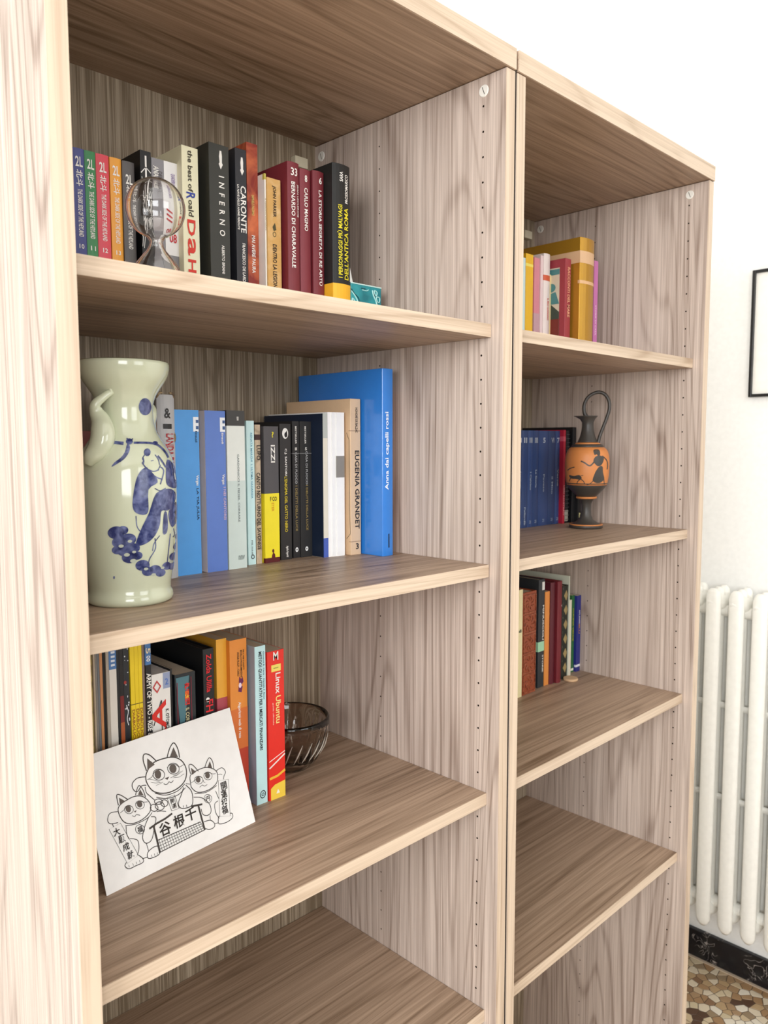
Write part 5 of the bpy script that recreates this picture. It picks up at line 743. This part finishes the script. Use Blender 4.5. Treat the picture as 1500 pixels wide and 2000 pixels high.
# ------------------------------------------------------------------ cut glass bowl
bowl = thing('glass_bowl', (.4445, .287, SH[2] + .0001), 'cut glass bowl in the corner beside the red manual', 'bowl')
OUT = [(0, 0), (27, 0), (31, 1.5), (37, 7), (45, 17), (52, 30), (57, 44), (60, 58), (61, 70), (60.5, 77), (58.5, 79)]
INN = [(56.5, 77), (56, 66), (53, 50), (47, 36), (39, 23), (28, 12), (14, 7), (0, 6)]
def cut(a, z, r):
    if r > .03 and .008 < z < .066 : return 1 - .035 * abs(math.sin(a * 12 + z * 25)) * math.sin(math.pi * (z - .008) / .058)
    return 1
prof = []
for (r0, z0), (r1, z1) in zip(OUT, OUT[1:]):
    for i in range(3): prof.append((r0 + (r1 - r0) * i / 3, z0 + (z1 - z0) * i / 3))
prof.append(OUT[-1]); nO = len(prof)
bm = bmesh.new()
bmo = lathe([(r / 1000, z / 1000) for r, z in prof + INN], 144, cut)
obj('bowl', bmo, glass('e2dad2', .02, 1.5), bowl, smooth=True)
bm = bmesh.new()
for i in range(24):
    a = 2 * math.pi * i / 24; r = .0555
    tube(bm, [(.046 * math.cos(a), .046 * math.sin(a), .0205), (.0545 * math.cos(a + .10), .0545 * math.sin(a + .10), .036), (.0588 * math.cos(a + .2), .0588 * math.sin(a + .2), .052)], [.0006, .0020, .0005], 6, .5)
obj('cut_petals', bm, mat('cfc6b8', .25, .6), bowl)

# ------------------------------------------------------------------ turquoise relief tile and the note behind it
tile = thing('ceramic_tile', (.525, .2, SH[0] + .0001), 'small turquoise relief tile at the right end of the top shelf', 'tile')
tq = marbled('0f6e78', '2f9aa0', 30, (.35, .7), .15)
obj('slab', bx(-.0300, .0300, 0, .009, 0, .0675), tq, tile, bevel=.0012)
pale = mat('a9dcd8', .2); dk = mat('114a50', .3)
def tl(polys, o=.0006): return flat_mesh(polys, lambda a, b_: (a, -o, b_))
def relief(name, pts_, w_, m_, closed=False):
    bm = bmesh.new(); P = [(x, -.0002, z) for x, z in smooth_path(pts_, 3, closed)]
    if closed: P.append(P[0])
    tube(bm, P, [w_] * len(P), 6); obj(name, bm, m_, tile, smooth=True)
relief('raised_relief', [(-.029, .056), (-.022, .05), (-.017, .043), (-.016, .036), (-.021, .030), (-.027, .034)], .0011, pale)
relief('raised_relief', [(-.027, .046), (-.022, .042), (-.022, .037), (-.026, .036)], .001, pale, True)
relief('raised_relief', [(-.027, .033), (-.024, .026), (-.020, .020)], .001, pale)
relief('raised_relief', [(-.008, .060), (.0, .0595), (.004, .0615)], .0008, pale)
relief('raised_relief', [(.012, .062), (.014, .055), (.018, .049), (.022, .040), (.025, .030), (.028, .020)], .0012, pale)
relief('raised_relief', [(.016, .062), (.021, .060), (.020, .055), (.017, .057)], .0009, pale, True)
relief('raised_relief', [(.020, .053), (.026, .053), (.026, .047), (.022, .047)], .0008, pale, True)
relief('dark_groove', [(-.029, .059), (-.023, .053), (-.015, .047), (-.0135, .038), (-.018, .030)], .0008, dk)
relief('dark_groove', [(.0135, .061), (.0185, .050), (.024, .040), (.0275, .028), (.0285, .019)], .0007, dk)
relief('dark_groove', [(-.010, .062), (-.002, .0618)], .0007, dk)
rm = mat('c8e6e0', .3)
obj('rim', (lambda bm: (box(bm, -.0302, .0302, -.0006, .0096, .0665, .0682), bm)[1])(bmesh.new()), rm, tile, bevel=.0005)
note = thing('folded_note', (.505, .2115, SH[0] + .0001), 'white folded paper note tucked behind the turquoise tile', 'paper')
bm = bmesh.new()
vs = [bm.verts.new(p) for p in ((-.006, 0, 0), (.013, 0, 0), (.013, 0, .040), (-.002, 0, .096), (-.006, 0, .096), (-.006, .0006, 0), (.013, .0006, 0), (.013, .0006, .040), (-.002, .0006, .096), (-.006, .0006, .096))]
bm.faces.new(vs[:5]); bm.faces.new(vs[5:][::-1])
for i in range(5): bm.faces.new((vs[i], vs[(i + 1) % 5], vs[5 + (i + 1) % 5], vs[5 + i]))
bmesh.ops.recalc_face_normals(bm, faces=bm.faces); obj('front_leaf', bm, mat('f4f2ec', .7), note)
bm = bmesh.new(); box(bm, -.006, .012, .0008, .0012, 0, .036); obj('back_leaf', bm, mat('efece4', .7), note)

# ------------------------------------------------------------------ drawing card leaning on the books
BL, BR, TL = Vector((.0942, .1535, SH[2] + .0002)), Vector((.3046, .1781, SH[2] + .0002)), Vector((.1054, .2000, 1.1703))
ex = (BR - BL).normalized(); ez = (TL - BL); ez = (ez - ex * ez.dot(ex)).normalized(); en = ex.cross(ez)   # en points to the room
if en.y > 0: en = -en
card = thing('drawing_card', BL, 'white card with ink drawing of three lucky cats, leaning on the books', 'card')
def oncard(a, b_, o=.0003):
    bend = .001 * ((a / 212 - .45) ** 2 * 4) * (b_ / 148)
    return tuple(ex * (a / 1000) + ez * (b_ / 1000) + en * (o - bend))
bm = bmesh.new(); nx, nz = 14, 10
F = [[bm.verts.new(oncard(212 * i / nx, 148 * j / nz, 0)) for i in range(nx + 1)] for j in range(nz + 1)]
G_ = [[bm.verts.new(oncard(212 * i / nx, 148 * j / nz, -.0005)) for i in range(nx + 1)] for j in range(nz + 1)]
for j in range(nz):
    for i in range(nx):
        bm.faces.new((F[j][i], F[j][i + 1], F[j + 1][i + 1], F[j + 1][i])); bm.faces.new((G_[j][i], G_[j + 1][i], G_[j + 1][i + 1], G_[j][i + 1]))
for i in range(nx):
    for j in (0, nz): bm.faces.new((F[j][i], F[j][i + 1], G_[j][i + 1], G_[j][i]))
for j in range(nz):
    for i in (0, nx): bm.faces.new((F[j][i], F[j + 1][i], G_[j + 1][i], G_[j][i]))
bmesh.ops.recalc_face_normals(bm, faces=bm.faces); obj('paper_sheet', bm, mat('f7f5f2', .8, .2), card, smooth=False)
ink = mat('4c4642', .7, .2); ink2 = mat('38322e', .7, .2)
polys = []
for w_, cl, P in CARD_STROKES:
    sharp = w_ in (.4, .55, 2.2, 2.4) or len(P) <= 2 or (cl and len(P) == 4)
    polys += ribbon(P if sharp else smooth_path(P, 4, bool(cl)), w_, bool(cl))
obj('ink_lines', flat_mesh(polys, oncard), ink, card)
obj('ink_fills', flat_mesh(CARD_FILLS, lambda a, b_: oncard(a, b_, .0004)), mat('665d57', .7, .2), card)
for ch_, (cx, cz), sz in CARD_TEXT:
    obj('brush_character', text_mesh(ch_, sz * (.95 if sz < 10 else 1.05), sz, lambda a, b_: oncard(cx + a, cz + b_, .0005)), ink2, card)

# ------------------------------------------------------------------ small things on the far bookcase
cork = thing('wooden_disc', (1.118, .222, SH[2] + .0001), 'pale round wooden disc lying before the gold ornamented volume', 'disc')
obj('disc_body', lathe([(0, 0), (.014, 0), (.015, .001), (.015, .004), (.014, .005), (0, .005)], 36), mat('d8b48c', .6), cork, smooth=False)
